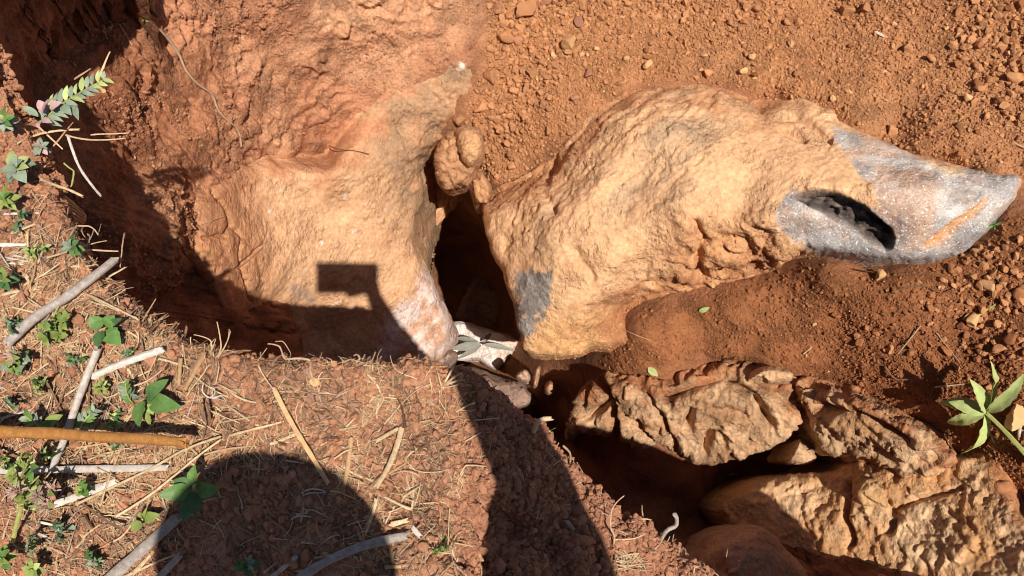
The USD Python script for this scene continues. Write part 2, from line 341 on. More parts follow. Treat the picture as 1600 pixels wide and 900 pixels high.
gc = lerp(gc, (.46,.23,.11), loose*np.clip(sfbm(gv, 7, 4, 52)*4-.1, 0, 1)*.6)
gc = lerp(gc, (.19,.07,.034), np.clip(inpoly([(-300,-300),(120,-300),(215,60),(215,160),(225,330),(250,400),(330,470),(330,600),(-300,600)], px, py, 30, 16, 6)*1.0, 0, 1)*.75)  # shade below the rim painted into the left wall's colour
gc = lerp(gc, (.24,.08,.03), stria*.3)  # striated wall darkened too, as painted shade
gc = lerp(gc, (.30,.105,.05), wall*np.clip(sfbm(gv, 11, 4, 54)*5-.35, 0, 1)*.6)
gc = lerp(gc, (.66,.46,.30), wall*np.clip(sfbm(gv, 60, 3, 55)*9-2.4, 0, 1)*.7)
gc = jitter_col(gc, gv, .16, 22, 53)
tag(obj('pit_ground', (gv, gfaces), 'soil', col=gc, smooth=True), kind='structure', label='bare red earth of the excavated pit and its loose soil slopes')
keep('ground', gv)
# level ground round the pit, out to the horizon
w0 = gv[[0, nx-1, nx*ny-1, nx*(ny-1)]]; cen = w0.mean(0)
inner = cen+(w0-cen)*0.97; inner[:, 2] = -0.03
outer = np.array([[-60, 60, -.03], [60, 60, -.03], [60, -60, -.03], [-60, -60, -.03.real]])
ov = np.vstack([inner, outer])
of = np.array([[i, (i+1) % 4, 4+(i+1) % 4] for i in range(4)]+[[i, 4+(i+1) % 4, 4+i] for i in range(4)])
if np.cross(ov[of[0, 1]]-ov[of[0, 0]], ov[of[0, 2]]-ov[of[0, 0]])[2] < 0: of = of[:, ::-1]
tag(obj('surrounding_ground', (ov, of), 'soil', col=np.tile((.33,.15,.07), (8, 1))), kind='structure')

# ------------------------------------------------------------------ the near bank
BANK = [(-400,-420),(150,-420),(130,-260),(62,-150),(12,-70),(-22,20),(2,110),(36,165),(70,240),(100,310),(112,370),(150,425),(200,475),(265,530),(335,558),(420,566),(500,572),(600,568),(690,574),(738,592),(800,638),(850,672),(890,720),(950,788),(1000,828),(1060,862),(1105,903),(1250,965),(1428,945),(1560,985),(1700,1050),(2150,1230),(2150,1540),(-400,1540)]
B = [(-400,-300,.8),(100,-300,.8),(-60,-120,.8),(0,60,.82),(90,280,.82),(120,380,.80),(200,480,.81),(300,560,.80),(360,566,.765),(440,572,.76),(520,576,.762),(620,572,.81),(690,590,.85),(0,500,.79),(100,600,.79),(400,750,.775),(560,640,.79),(650,750,.79),(640,650,.80),(700,720,.81),(690,900,.77),(500,900,.76),(0,900,.76),
 (748,640,.90),(800,660,.90),(850,690,.93),(850,780,.91),(790,760,.875),(900,760,.94),(950,820,.94),(1000,850,.97),(1060,880,1.0),(790,835,.93),(850,840,.92),(740,830,.86),(800,890,.86),(900,890,.91),(1000,910,.96),(1100,960,.96),(1250,1000,.9),(1428,960,.82),(1700,1080,.8),(2150,1300,.78),(1000,1150,.8),(400,1150,.75),(0,1500,.75),(1000,1500,.76),(2000,1500,.78)]
B = [(a, b, d*(1-.22*np.clip((a+150)/350, .7, 1)) if (b < 1000 and a > -250 and a < 1200) else d) for a, b, d in B]
bf = Field(B)
bv, bfaces, bp, be, bn = sheet(BANK, bf, step=2.8, fold=16, drop=.03, skirt=.95, inward=0.03, rings=50, under=.32, seed=3, wob=11, cap=False)
px, py = bp[:, 0], bp[:, 1]
PILE = [(725,590),(745,640),(762,720),(725,790),(735,840),(700,960),(1150,960),(1090,890),(1000,820),(890,700),(800,630)]
pile = inpoly(PILE, px, py, 8, 6, 8)
top = np.zeros(len(bv)); top[:bn] = 1
h = .026*sfbm(bv, 12, 3, 61)+top*(.009*sfbm(bv, 45, 3, 62)+.004*sfbm(bv, 190, 3, 63))
f3, e3 = facets(bv+.004*np.stack([sfbm(bv, 80, 2, 64), sfbm(bv, 80, 2, 65), sfbm(bv, 80, 2, 66)], 1), .011, 9, .5)
h += top*(.0010*np.clip(f3, -1.2, 1.2)-.0022*np.exp(-(e3/.1)**2)*np.clip(sfbm(bv, 9, 2, 69)*4+.4, 0, 1))
f4, e4 = facets(bv, .026, 10, .6)
h += pile*(.006*np.clip(f4, -1, 1)-.007*np.exp(-(e4/.12)**2)+.02*np.abs(sfbm(bv, 35, 3, 67)))
h += (1-top)*(.016*sfbm(bv, 20, 4, 68)+.007*sfbm(bv, 80, 3, 73)+.010*scarp(bv, 14, 74, np.diag([1, 1, .5]), 5))
bv = displace(bv, bfaces, h)
bc = np.tile(np.array((.375,.180,.103)), (len(bv), 1))
bc = lerp(bc, (.33,.155,.09), pile)
bc = lerp(bc, (.30,.19,.13), np.clip(sfbm(bv, 14, 4, 70)*4, 0, 1)*.5*(1-pile))
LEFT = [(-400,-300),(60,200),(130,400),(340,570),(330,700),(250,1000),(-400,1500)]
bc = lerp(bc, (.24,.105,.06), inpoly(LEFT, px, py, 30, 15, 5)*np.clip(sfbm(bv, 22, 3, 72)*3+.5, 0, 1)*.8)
bc[bn:] = lerp((.17,.065,.032), (.25,.105,.055), np.clip(sfbm(bv[bn:], 16, 4, 75)*5+.4, 0, 1))  # bank sides: soil colour darkened to deepen the shade under the rim
bc = jitter_col(bc, bv, .2, 40, 71)
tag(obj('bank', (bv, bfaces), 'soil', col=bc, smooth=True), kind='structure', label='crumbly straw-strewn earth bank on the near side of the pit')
keep('bank', bv, bn)
# ------------------------------------------------------------------ rocks
def rotm(ax, deg):
    return trimesh.transformations.rotation_matrix(math.radians(deg), ax)[:3, :3]
# --- pale rock face in the left wall of the pit
LB = [(340,262),(355,243),(420,235),(505,240),(525,208),(570,165),(628,128),(655,90),(695,40),(735,-10),(788,-20),(790,30),(772,92),(742,150),(722,182),(690,212),(668,262),(656,300),(649,370),(670,440),(703,490),(707,532),(690,548),(660,600),(560,650),(400,620),(300,560),(262,470),(262,390),(276,310)]
LBc = [(780,-15,1.545),(770,20,1.54),(745,60,1.555),(700,110,1.56),(650,150,1.575),(720,170,1.62),(680,220,1.66),(600,190,1.59),(520,240,1.52),(560,260,1.57),(420,240,1.46),(350,250,1.38),(290,300,1.25),(290,380,1.28),(330,330,1.34),(330,450,1.37),(400,330,1.48),(450,280,1.52),(400,450,1.53),(500,350,1.64),(500,430,1.71),(560,440,1.78),(600,350,1.73),(620,420,1.84),(660,320,1.80),(660,370,1.86),(680,440,1.95),(650,450,1.90),(710,495,2.02),(705,535,2.05),(660,510,1.97),(690,548,2.05),(600,520,1.93),(500,520,1.88),(420,540,1.74),(370,500,1.50),(330,520,1.47),(560,600,2.0),(440,620,1.9)]
v, f, p, e, nt = sheet(LB, Field(LBc, step=10, blur=1.2, planar=.5), step=2.6, fold=18, drop=.05, skirt=.5, inward=.15, rings=16, seed=11, wob=8, mw=26, merge=[([(345,255),(420,235),(505,240),(530,203),(570,162),(628,124),(655,86),(695,36),(735,-14)], gf, .004), ([(345,255),(290,298),(284,400),(325,525)], gf, .004), ([(782,25),(770,95),(742,152),(722,184),(695,210),(677,255)], gf, .012)])
x, y = p.T
streak = rotm([0, 0, 1], 60)@np.diag([1, .25, .4])
lowr = inpoly([(560,170),(660,110),(790,0),(790,120),(700,230),(660,380),(600,300)], x, y, 30)
h = .026*sfbm(v, 6, 3, 101)+.008*sfbm(v, 25, 4, 102)+.0035*sfbm(v, 110, 3, 103)+.006*scarp(v, 7, 140, rotm([0, 0, 1], 20)@np.diag([1, .5, .35]), 5)+(.25+lowr)*.012*(ridge(v, 45, 3, 104, rotm([0, 0, 1], -35)@np.diag([.25, 1, .6]))-.6)
leftp = inpoly([(270,280),(400,290),(430,400),(420,500),(300,520)], x, y, 25)
for L_ in ([(330,300),(352,325),(362,352),(345,368),(318,372)],[(362,352),(378,368),(372,400),(385,440)],[(320,445),(374,417),(410,386)],[(385,440),(390,470)]):
    h -= .010*np.exp(-(dist(LineString(L_), x+6*sfbm(v, 60, 3, 114), y+6*sfbm(v, 60, 3, 115))/2.2)**2)
v = displace(v, f, h)
c = np.tile(np.array((.58,.330,.180)), (len(v), 1))
c = lerp(c, (.44,.20,.095), np.clip(leftp*.8+np.clip(sfbm(v, 9, 4, 110)*3, 0, 1)*.45, 0, 1))
c = lerp(c, (.42,.225,.115), lowr*.6)
c = lerp(c, (.33,.20,.115), np.clip(lowr*np.clip(sfbm(v, 16, 4, 111, rotm([0, 0, 1], -35)@np.diag([.3, 1, .6]))*5+.7, 0, 1), 0, 1)*.85)
pk = inpoly([(668,400),(690,450),(730,490),(725,540),(690,560),(560,600),(590,520),(640,460)], x, y, 8, 9, 4)
c = lerp(c, lerp((.62,.47,.41), (.48,.27,.17), np.clip(sfbm(v, 30, 4, 112)*5+.25, 0, 1)), pk)
c = lerp(c, (.22,.18,.16), inpoly([(455,440),(475,450),(500,470),(460,462)], x, y, 6, 8, 6)*.6)
c = lerp(c, (.75,.68,.58), np.clip(sfbm(v, 42, 3, 118)*9-2.2, 0, 1)*.8)
ml = np.minimum(dist(LineString([(345,255),(420,235),(505,240),(530,203),(570,162),(628,124),(655,86),(695,36),(735,-14)]), x, y), dist(LineString([(345,255),(290,298),(284,400),(325,525)]), x, y))
c = lerp(c, (.42,.19,.094), np.clip(1.15-ml/np.where(y < 170, 26, 60)+3.0*sfbm(v, 22, 4, 119), 0, 1))
mr = dist(LineString([(782,25),(770,95),(742,152),(722,184),(695,210),(677,255)]), x, y)
c = lerp(c, (.42,.20,.09), np.clip(1.0-mr/np.where(y < 120, 7, 22)+3*sfbm(v, 26, 4, 120), 0, 1))
c = jitter_col(c, v, .14, 30, 113)
tag(obj('pit_wall_rock', (v, f), 'rock', col=c, smooth=True), 'large pale tan rock face in the left pit wall with a pinkish foot', 'rock')
keep('leftrock', v, nt)

# --- the big boulder
MB = [(750,318),(765,296),(805,280),(850,256),(898,208),(930,168),(985,140),(1060,127),(1130,131),(1190,153),(1240,150),(1287,165),(1312,190),(1360,210),(1430,240),(1500,258),(1550,268),(1603,272),(1598,300),(1560,340),(1520,385),(1480,408),(1420,414),(1350,411),(1275,396),(1245,392),(1205,425),(1150,440),(1090,450),(1040,462),(1000,474),(985,490),(990,532),(958,548),(930,545),(905,556),(880,558),(850,560),(822,556),(812,520),(802,470),(788,430),(768,395),(758,355)]
MBc = [(755,330,1.63),(800,290,1.6),(850,262,1.56),(850,310,1.50),(900,230,1.48),(930,180,1.47),(1000,150,1.44),(1100,140,1.42),(1200,165,1.38),(1290,180,1.345),(1400,235,1.29),(1500,265,1.245),(1595,285,1.225),(1000,220,1.365),(1000,280,1.40),(940,270,1.405),(1050,200,1.355),(1050,320,1.33),(860,370,1.455),(950,420,1.43),(1100,220,1.345),(1100,280,1.33),(1200,240,1.31),(1250,260,1.275),(1310,260,1.265),(900,330,1.42),(820,360,1.54),(790,380,1.60),(830,420,1.51),(900,420,1.45),(960,370,1.40),(1000,400,1.425),(1050,370,1.375),(1060,410,1.43),(1100,420,1.45),(1100,350,1.345),(1150,350,1.33),(1150,410,1.42),(1200,340,1.29),(1230,380,1.33),(1215,330,1.28),(1260,340,1.27),(1280,300,1.255),(1300,385,1.305),(1400,400,1.28),(1480,400,1.285),(1350,300,1.235),(1440,290,1.215),(1450,340,1.215),(1540,310,1.205),(1530,350,1.23),(810,470,1.57),(860,440,1.485),(850,500,1.55),(825,545,1.62),(870,550,1.60),(900,500,1.53),(940,540,1.60),(960,500,1.57),(1000,460,1.54),(1060,440,1.50),(1200,415,1.44)]
v, f, p, e, nt = sheet(MB, Field(MBc, step=8, blur=.7, planar=.85), step=2.6, fold=14, drop=.045, skirt=.42, inward=.5, rings=16, seed=21, wob=6, mw=30, merge=[([(765,292),(805,275),(850,250),(898,202),(930,162),(985,134),(1060,121),(1130,125),(1190,148),(1240,146)], gf, .004), ([(992,532),(986,490),(1040,470),(1100,458),(1150,447),(1205,433)], gf, .004)])
x, y = p.T
GREY = [(1300,190),(1345,205),(1400,228),(1440,250),(1500,260),(1620,262),(1620,310),(1560,350),(1520,395),(1480,420),(1400,425),(1300,410),(1262,398),(1228,368),(1206,338),(1216,312),(1242,298),(1290,296),(1330,318),(1378,322),(1350,290),(1325,250),(1300,215)]
grey = np.clip((inpoly(GREY, x, y, 26, 8, 9)-.42)*7+5*sfbm(v, 55, 3, 164)*(x < 1420), 0, 1)*inpoly(GREY, x, y, 5, 14, 9)
GR2 = [(798,430),(815,418),(845,424),(868,418),(870,455),(852,490),(832,532),(812,516),(803,470)]
grey2 = np.clip((inpoly(GR2, x, y, 16, 14, 10)-.40)*5+9*sfbm(v, 70, 3, 168), 0, 1)*inpoly(GR2, x, y, 3, 17, 10)
rough = inpoly([(1040,330),(1110,345),(1200,335),(1215,370),(1280,400),(1200,440),(1040,470),(960,480),(985,440),(1045,430)], x, y, 22, 8, 11)
ul = inpoly([(780,290),(850,250),(930,150),(1060,115),(1150,170),(1100,300),(980,330),(900,330),(820,420),(760,380)], x, y, 40, 12, 12)
smooth_ = inpoly([(1110,180),(1250,170),(1310,240),(1320,290),(1220,300),(1150,320),(1090,260)], x, y, 35)
dirn = rotm([0, 0, 1], -52)@np.diag([1, .30, .6])
h = .020*sfbm(v, 7, 3, 121)*(1-.4*grey)+.008*sfbm(v, 26, 4, 122)*(1-.6*smooth_)+.004*sfbm(v, 110, 3, 123)*(1-.5*smooth_)
msk = np.clip(sfbm(v, 10, 3, 165)*5+.45, 0, 1); msk2 = np.clip(sfbm(v, 10, 3, 166)*5+.35, 0, 1)
h += (.005*scarp(v, 9, 141, dirn, 6)*ul+.009*scarp(v, 9, 142, rotm([0, 0, 1], -75)@np.diag([1, .5, .5]), 5)*(1-ul)*msk2)*(1-grey*.6)*(1-.85*smooth_)*msk+.004*scarp(v, 30, 167, rotm([0, 0, 1], -65)@np.diag([1, .4, .7]), 5)*msk2*(1-grey)*(1-.7*smooth_)+.006*scarp(v, 22, 143, dirn@rotm([0, 0, 1], 12), 5)*ul*np.clip(sfbm(v, 9, 3, 147)*5+.5, 0, 1)+.003*scarp(v, 50, 148, dirn, 5)*ul
h += ul*.008*(ridge(v, 42, 3, 124, dirn)-.6)
f1, e1 = facets(v+.012*np.stack([sfbm(v, 20, 3, 125), sfbm(v, 20, 3, 126), sfbm(v, 20, 3, 127)], 1), .06, 13, .45)
h += (.2*ul+.15)*(1-grey)*(1-smooth_*.8)*.008*np.clip(f1, -1.2, 1.2)
h += rough*(.03*sfbm(v, 18, 4, 128)+.010*(ridge(v, 55, 3, 129, rotm([0, 0, 1], -15)@np.diag([.5, 1, .8]))-.55)+.012*scarp(v, 13, 144, rotm([0, 0, 1], -15)@np.diag([.5, 1, .8]), 5))
for L_, w_, d_ in (([(1088,350),(1101,372),(1090,402),(1096,430)],6,.022),([(1120,424),(1160,415),(1210,400)],4,.018),([(898,392),(908,412),(926,432)],7,.010),([(866,256),(850,300),(866,330)],7,.012)):
    h -= d_*np.exp(-(dist(LineString(L_), x+12*sfbm(v, 40, 3, 151), y+12*sfbm(v, 40, 3, 152))/w_)**2)
HOL = [(1238,305),(1262,299),(1300,302),(1340,319),(1370,343),(1397,364),(1388,394),(1366,382),(1340,362),(1300,338),(1262,320)]
hol = inpoly(HOL, x, y, 3, 3, 13)
fh, eh = facets(v, .022, 16, .6)
h -= hol*(.036*np.clip((x-1225)/60, .3, 1)+.012*np.clip(fh, -1, 1))
GROO = [(1438,384),(1490,350),(1525,318),(1542,300),(1546,312),(1520,345),(1475,380),(1445,392)]
groo = inpoly(GROO, x, y, 4, 5, 14)
h -= .008*groo
h -= .014*inpoly([(1215,200),(1235,196),(1250,205),(1262,222),(1245,216),(1225,208)], x, y, 4, 3, 17)
h -= .014*np.exp(-(np.abs(y-(150+(x-1150)*.42)-8*np.sin(x/17))/5)**2)*((x > 1170) & (x < 1300))
h[nt:] *= .3; h[:nt] *= np.clip(.25+e[:nt]/9, 0, 1)
v = displace(v, f, h)
c = np.tile(np.array((.61,.350,.185)), (len(v), 1))
c = lerp(c, (.37,.25,.155), ul*np.clip(sfbm(v, 17, 4, 131, dirn)*6+.45, 0, 1)*.85)
c = lerp(c, (.48,.235,.105), np.clip(rough*.75+np.clip(sfbm(v, 10, 4, 132)*3-.2, 0, 1)*.5, 0, 1))
lip = inpoly([(820,560),(850,500),(960,470),(1060,440),(1100,470),(980,500),(980,560),(900,570)], x, y, 15, 8, 18)
c = lerp(c, (.52,.27,.11), lip*.8)
c = lerp(c, (.68,.52,.34), np.clip(sfbm(v, 34, 4, 133)*8-2.0, 0, 1)*.7*(1-lip))
st = np.clip(sfbm(v, 17, 4, 134)*6-.3, 0, 1)
g1 = lerp((.31,.28,.265), (.52,.465,.42), np.clip(sfbm(v, 24, 4, 135)*5+.1, 0, 1))
g1 = lerp(g1, (.47,.26,.145), np.clip(sfbm(v, 14, 4, 150)*8+.15, 0, 1)*.6)
g1 = lerp(g1, (.20,.175,.16), np.clip(sfbm(v, 20, 4, 170)*9-.6, 0, 1)*.55)
g1 = lerp(g1, (.52,.30,.17), st*.8*inpoly([(1310,190),(1450,260),(1400,300),(1480,330),(1350,300),(1230,320),(1260,380),(1330,400)], x, y, 25, 10, 19)+st*.22)
g1 = lerp(g1, (.50,.25,.11), groo*.95)
g1 = lerp(g1, (.62,.43,.24), inpoly([(1420,240),(1510,262),(1500,275),(1440,262)], x, y, 6, 5, 20)*.8)
c = lerp(c, g1, grey)
c = lerp(c, lerp((.17,.145,.125), (.30,.265,.235), np.clip(sfbm(v, 40, 3, 154)*5+.4, 0, 1)), grey2*.97)
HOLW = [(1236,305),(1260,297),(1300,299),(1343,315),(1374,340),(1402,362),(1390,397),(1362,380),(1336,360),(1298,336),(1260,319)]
c = lerp(c, lerp((.05,.036,.03), (.13,.095,.075), np.clip(sfbm(v, 55, 3, 149)*6+.3-(x-1260)/220, 0, 1)), inpoly(HOLW, x, y, 3, 3, 13))  # dark stone, plus painted shade growing blacker towards the right end
mb = dist(LineString([(765,292),(805,275),(850,250),(898,202),(930,162),(985,134),(1060,121),(1130,125),(1190,148)]), x, y)
c = lerp(c, (.41,.19,.085), np.clip(1.2-mb/45+3.2*sfbm(v, 24, 4, 137), 0, 1))
mb = dist(LineString([(965,520),(985,485),(1040,468),(1100,456),(1150,446),(1205,432)]), x, y)
c = lerp(c, (.35,.15,.065), np.clip(1.2-mb/44+3.2*sfbm(v, 24, 4, 138), 0, 1))
c = jitter_col(c, v, .13, 30, 136)
# the grey broken end is the same stone: its own finely speckled faces form the part of the mesh listed second
gm = (grey > .5) | (grey2 > .5) | (inpoly(HOLW, x, y, 0, 3, 13) > .5)
fm = (gm[f].sum(1) >= 2)
bould = thing('boulder', 'big tan dusty boulder tapering to a grey broken end with a dark hollow', 'boulder')
def sub(v, f, c, mask):
    ff = f[mask]; u, inv = np.unique(ff, return_inverse=True)
    return v[u], inv.reshape(-1, 3), c[u]
N_all = vnormals(v, f)
def objn(name, v, f, c, mask, m, parent):
    ff = f[mask]; u, inv = np.unique(ff, return_inverse=True)
    path = numbered(name, str(parent.GetPath()))
    me = usdkit.mesh(stage, path, (v[u], inv.reshape(-1, 3)), M[m], smooth=True)
    me.GetNormalsAttr().Set(Vt.Vec3fArray.FromNumpy(N_all[u].astype(np.float32)))
    UsdGeom.PrimvarsAPI(me).CreatePrimvar('col', Sdf.ValueTypeNames.Color3fArray, 'vertex').Set(Vt.Vec3fArray.FromNumpy(c[u].astype(np.float32)))
    return me.GetPrim()
objn('weathered_crust', v, f, c, ~fm, 'rock', bould)
cx_ = x[f].mean(1)
fh_ = fm & (inpoly(HOLW, x, y, 0, 3, 13)[f].sum(1) >= 2)
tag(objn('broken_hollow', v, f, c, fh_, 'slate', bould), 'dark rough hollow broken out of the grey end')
tag(objn('broken_face', v, f, c, fm & (cx_ > 1000) & ~fh_, 'grey', bould), 'pale grey freshly broken stone end')
tag(objn('broken_face', v, f, c, fm & (cx_ <= 1000), 'slate', bould), 'small dark grey chipped patch')
keep('boulder', v, nt)
v_mb, f_mb = v, f

def rock(name, poly, ctrl, label, cat='rock', step=2.6, fold=10, drop=.04, skirt=.2, inward=.2, seed=0, amp=.02, fine=.006, fac=(.04, .5, .008), rdg=0, rmat=None, col=(.5,.28,.13), col2=None, m='rock', extra=None, wob=3, group=None, blotch=16, merge=(), mw=28, sc=0, scs=12, scm=None, soil=(.34,.14,.06)):
    v, f, p, e, nt = sheet(poly, Field(ctrl, step=8, blur=.7, planar=.7), step=step, fold=fold, drop=drop, skirt=skirt, inward=inward, rings=16, seed=seed, wob=wob, merge=[(l, gf, .004) for l in merge], mw=mw)
    h = amp*sfbm(v, 14, 4, seed*7+1)+fine*sfbm(v, 80, 3, seed*7+2)
    if fac[2]:
        h += fac[2]*np.clip(facets(v+.3*fac[0]*np.stack([sfbm(v, 1/fac[0], 2, seed*7+k) for k in (3, 4, 5)], 1), fac[0], seed+30, fac[1])[0], -1.3, 1.3)
    if rdg: h += rdg*(ridge(v, 34, 3, seed*7+6, rmat)-.6)
    if sc: h += sc*scarp(v, scs, seed*7+9, scm, 5)+.4*sc*scarp(v, scs*2.7, seed*7+10, scm, 5)
    if extra is not None: h += extra(v, p)
    k = np.ones(len(v)); k[nt:] = .35; k[:nt] = np.clip(.3+e[:nt]/8, 0, 1); v = displace(v, f, h*k)
    c = np.tile(np.array(col, float), (len(v), 1))
    if col2 is not None: c = lerp(c, col2, np.clip(sfbm(v, blotch, 4, seed*7+8)*5+.4, 0, 1))
    for l in merge: c = lerp(c, soil, np.clip(1.2-dist(LineString(l), *p.T)/38+3.4*sfbm(v, 24, 4, seed*7+11), 0, 1))
    c = jitter_col(c, v, .16, 35, seed)
    o = tag(obj(name, (v, f), m, col=c, smooth=True), label, cat, group)
    keep(label, v, nt)
    return v
# --- the two stones wedged over the hole
rock('wedged_stone', [(680,235),(695,208),(712,203),(735,230),(748,258),(735,288),(700,297),(684,285),(677,262)], [(690,220,1.60),(720,220,1.58),(740,260,1.60),(690,280,1.63),(720,280,1.61),(700,250,1.575)], 'rounded tan stone wedged over the top of the dark hole', 'stone', fold=14, drop=.06, skirt=.1, inward=.35, seed=41, amp=.024, fine=.010, sc=.007, scs=22, fac=(.02, .5, .004), col=(.47,.25,.125), col2=(.40,.20,.10))
rock('wedged_stone', [(712,203),(728,196),(748,200),(757,220),(756,245),(745,262),(728,266),(722,250),(713,232)], [(715,210,1.55),(750,205,1.54),(750,250,1.56),(735,228,1.52)], 'smaller tan stone lying on the stone wedged over the hole', 'stone', fold=14, drop=.05, skirt=.06, inward=.35, seed=42, amp=.02, fine=.009, sc=.006, scs=24, fac=(.02, .5, .003), col=(.49,.27,.13), col2=(.42,.22,.11))
rock('wedged_stone', [(730,275),(752,266),(768,285),(772,305),(758,318),(745,322),(735,305)], [(735,280,1.66),(765,285,1.63),(755,310,1.68)], 'low tan stone between the hole and the big boulder', 'stone', fold=10, drop=.05, skirt=.1, inward=.3, seed=43, amp=.02, col=(.45,.23,.11))
# --- deep in the hole
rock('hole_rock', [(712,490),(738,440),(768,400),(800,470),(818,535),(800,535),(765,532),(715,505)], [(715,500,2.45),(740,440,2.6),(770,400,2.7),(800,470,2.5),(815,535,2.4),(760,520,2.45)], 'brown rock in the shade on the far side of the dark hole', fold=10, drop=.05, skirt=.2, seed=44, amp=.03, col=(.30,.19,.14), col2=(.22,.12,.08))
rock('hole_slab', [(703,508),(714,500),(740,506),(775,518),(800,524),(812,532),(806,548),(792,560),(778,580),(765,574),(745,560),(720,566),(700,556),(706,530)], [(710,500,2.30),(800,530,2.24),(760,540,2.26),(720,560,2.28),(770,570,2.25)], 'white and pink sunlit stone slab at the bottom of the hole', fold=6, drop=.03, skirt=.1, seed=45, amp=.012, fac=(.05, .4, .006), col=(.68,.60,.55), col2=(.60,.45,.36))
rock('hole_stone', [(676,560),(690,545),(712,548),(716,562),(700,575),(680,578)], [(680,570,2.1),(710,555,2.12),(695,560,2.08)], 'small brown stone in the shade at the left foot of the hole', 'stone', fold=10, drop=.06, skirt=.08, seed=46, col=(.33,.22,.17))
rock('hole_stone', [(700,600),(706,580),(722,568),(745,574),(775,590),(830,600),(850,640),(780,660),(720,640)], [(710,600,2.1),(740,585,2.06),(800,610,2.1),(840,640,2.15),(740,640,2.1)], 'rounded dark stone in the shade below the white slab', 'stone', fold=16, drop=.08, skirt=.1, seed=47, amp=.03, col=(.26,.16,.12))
rock('trench_stone', [(803,588),(815,577),(822,576),(830,590),(826,600),(812,594)], [(810,588,1.95),(825,585,1.94),(820,595,1.96)], 'small sunlit jagged stone in the dark trench below the boulder', 'stone', step=2, fold=5, drop=.03, skirt=.06, seed=48, amp=.012, fac=(.02,.6,.006), col=(.42,.26,.18), wob=1)
rock('trench_stone', [(831,604),(834,585),(840,570),(845,572),(843,590),(838,606)], [(832,600,1.95),(840,575,1.93),(842,595,1.95)], 'thin upright sunlit stone chip in the dark trench', 'stone', step=2, fold=4, drop=.03, skirt=.08, seed=49, amp=.008, fac=(.02,.6,.005), col=(.44,.25,.16), wob=1)
rock('trench_stone', [(850,612),(852,599),(860,594),(867,600),(866,613),(857,618)], [(852,610,1.95),(866,600,1.94),(858,605,1.92)], 'small oval sunlit pebble in the dark trench', 'stone', step=2, fold=7, drop=.03, skirt=.04, seed=50, amp=.01, fac=(.02,.4,.003), col=(.40,.21,.12), wob=1)
# --- fractured rock under the boulder's near side
ra = rotm([0, 0, 1], 20)@np.diag([1, .35, .6])
def cracksA(v, p):
    x, y = p.T; o = 0
    for L, w, dd in (([(940,595),(955,630),(962,680)], 6, .05), ([(985,655),(1015,690),(1062,722)], 5, .05), ([(1000,600),(1040,660),(1060,715)], 4, .03), ([(1040,620),(1085,605),(1130,590)], 5, .045), ([(1080,640),(1075,665)], 6, .04), ([(1110,680),(1100,705)], 6, .04), ([(920,650),(950,632)], 5, .04), ([(1140,600),(1175,620),(1200,660)], 9, .04), ([(1190,600),(1240,625)], 12, .05)):
        o = o-dd*np.exp(-(dist(LineString(L), x, y)/w)**2)
    return o
rock('fractured_rock', [(905,612),(918,596),(945,580),(1000,588),(1040,592),(1075,575),(1125,562),(1160,566),(1195,566),(1240,588),(1262,612),(1250,650),(1232,682),(1200,700),(1150,716),(1092,724),(1062,706),(1010,702),(960,684),(905,668),(890,690),(885,668),(900,640)],
     [(905,620,1.76),(930,600,1.68),(1000,600,1.62),(1080,590,1.58),(1160,575,1.545),(1230,600,1.52),(1240,650,1.58),(1200,680,1.62),(1150,700,1.66),(1090,715,1.70),(1060,660,1.63),(1000,650,1.66),(960,670,1.73),(910,660,1.79),(1150,640,1.58),(1010,695,1.72),(890,680,1.85)],
     'heavily fractured brown rock with deep cracks below the big boulder', seed=51, fold=12, drop=.05, skirt=.5, inward=.25, amp=.035, fine=.012, fac=(.03,.6,.006), rdg=.009, rmat=ra, col=(.48,.30,.17), col2=(.34,.18,.09), m='dark_rock', extra=cracksA, sc=.011, scs=13, scm=rotm([0, 0, 1], -35)@np.diag([1, .5, .8]), merge=[[(925,590),(950,576),(1000,582),(1040,586),(1075,570),(1125,557),(1160,560)], [(1160,560),(1195,560),(1245,585),(1265,612)]], mw=24)
rock('fractured_ledge', [(1160,600),(1180,575),(1205,570),(1240,580),(1238,596),(1210,602),(1185,596)], [(1170,595,1.52),(1200,578,1.49),(1235,590,1.49),(1205,595,1.50)], 'small pale ledge of rock in the sun above the fractured rock', seed=52, fold=8, drop=.04, skirt=.1, amp=.02, fac=(.03,.5,.006), col=(.52,.31,.17))
# --- broken blocks at right
rock('broken_block', [(1238,600),(1262,585),(1300,600),(1335,600),(1370,622),(1420,650),(1462,668),(1488,695),(1496,716),(1480,740),(1440,752),(1390,742),(1350,722),(1322,704),(1300,712),(1280,690),(1262,650)],
     [(1250,610,1.53),(1300,610,1.47),(1350,640,1.41),(1420,660,1.375),(1490,710,1.37),(1440,740,1.42),(1390,735,1.46),(1320,700,1.53),(1290,690,1.55),(1270,650,1.55),(1340,680,1.45),(1420,700,1.38),(1310,640,1.44)],
     'knobbly cream and brown broken rock left of the green sprig', seed=53, fold=12, drop=.05, skirt=.3, inward=.3, amp=.05, fine=.010, fac=(.04,.5,.006), rdg=.008, sc=.006, scs=17, scm=rotm([0, 0, 1], 50)@np.diag([1, .5, .6]), merge=[[(1262,582),(1300,596),(1338,596),(1375,618),(1425,645),(1466,664),(1492,692)]], mw=22, col=(.54,.34,.19), col2=(.40,.21,.10), blotch=11,
     extra=lambda v, p: -.04*np.exp(-(dist(LineString([(1325,640),(1345,648),(1420,690)]), *p.T)/6)**2)-.05*np.exp(-(dist(LineString([(1260,610),(1290,640),(1330,648)]), *p.T)/10)**2))
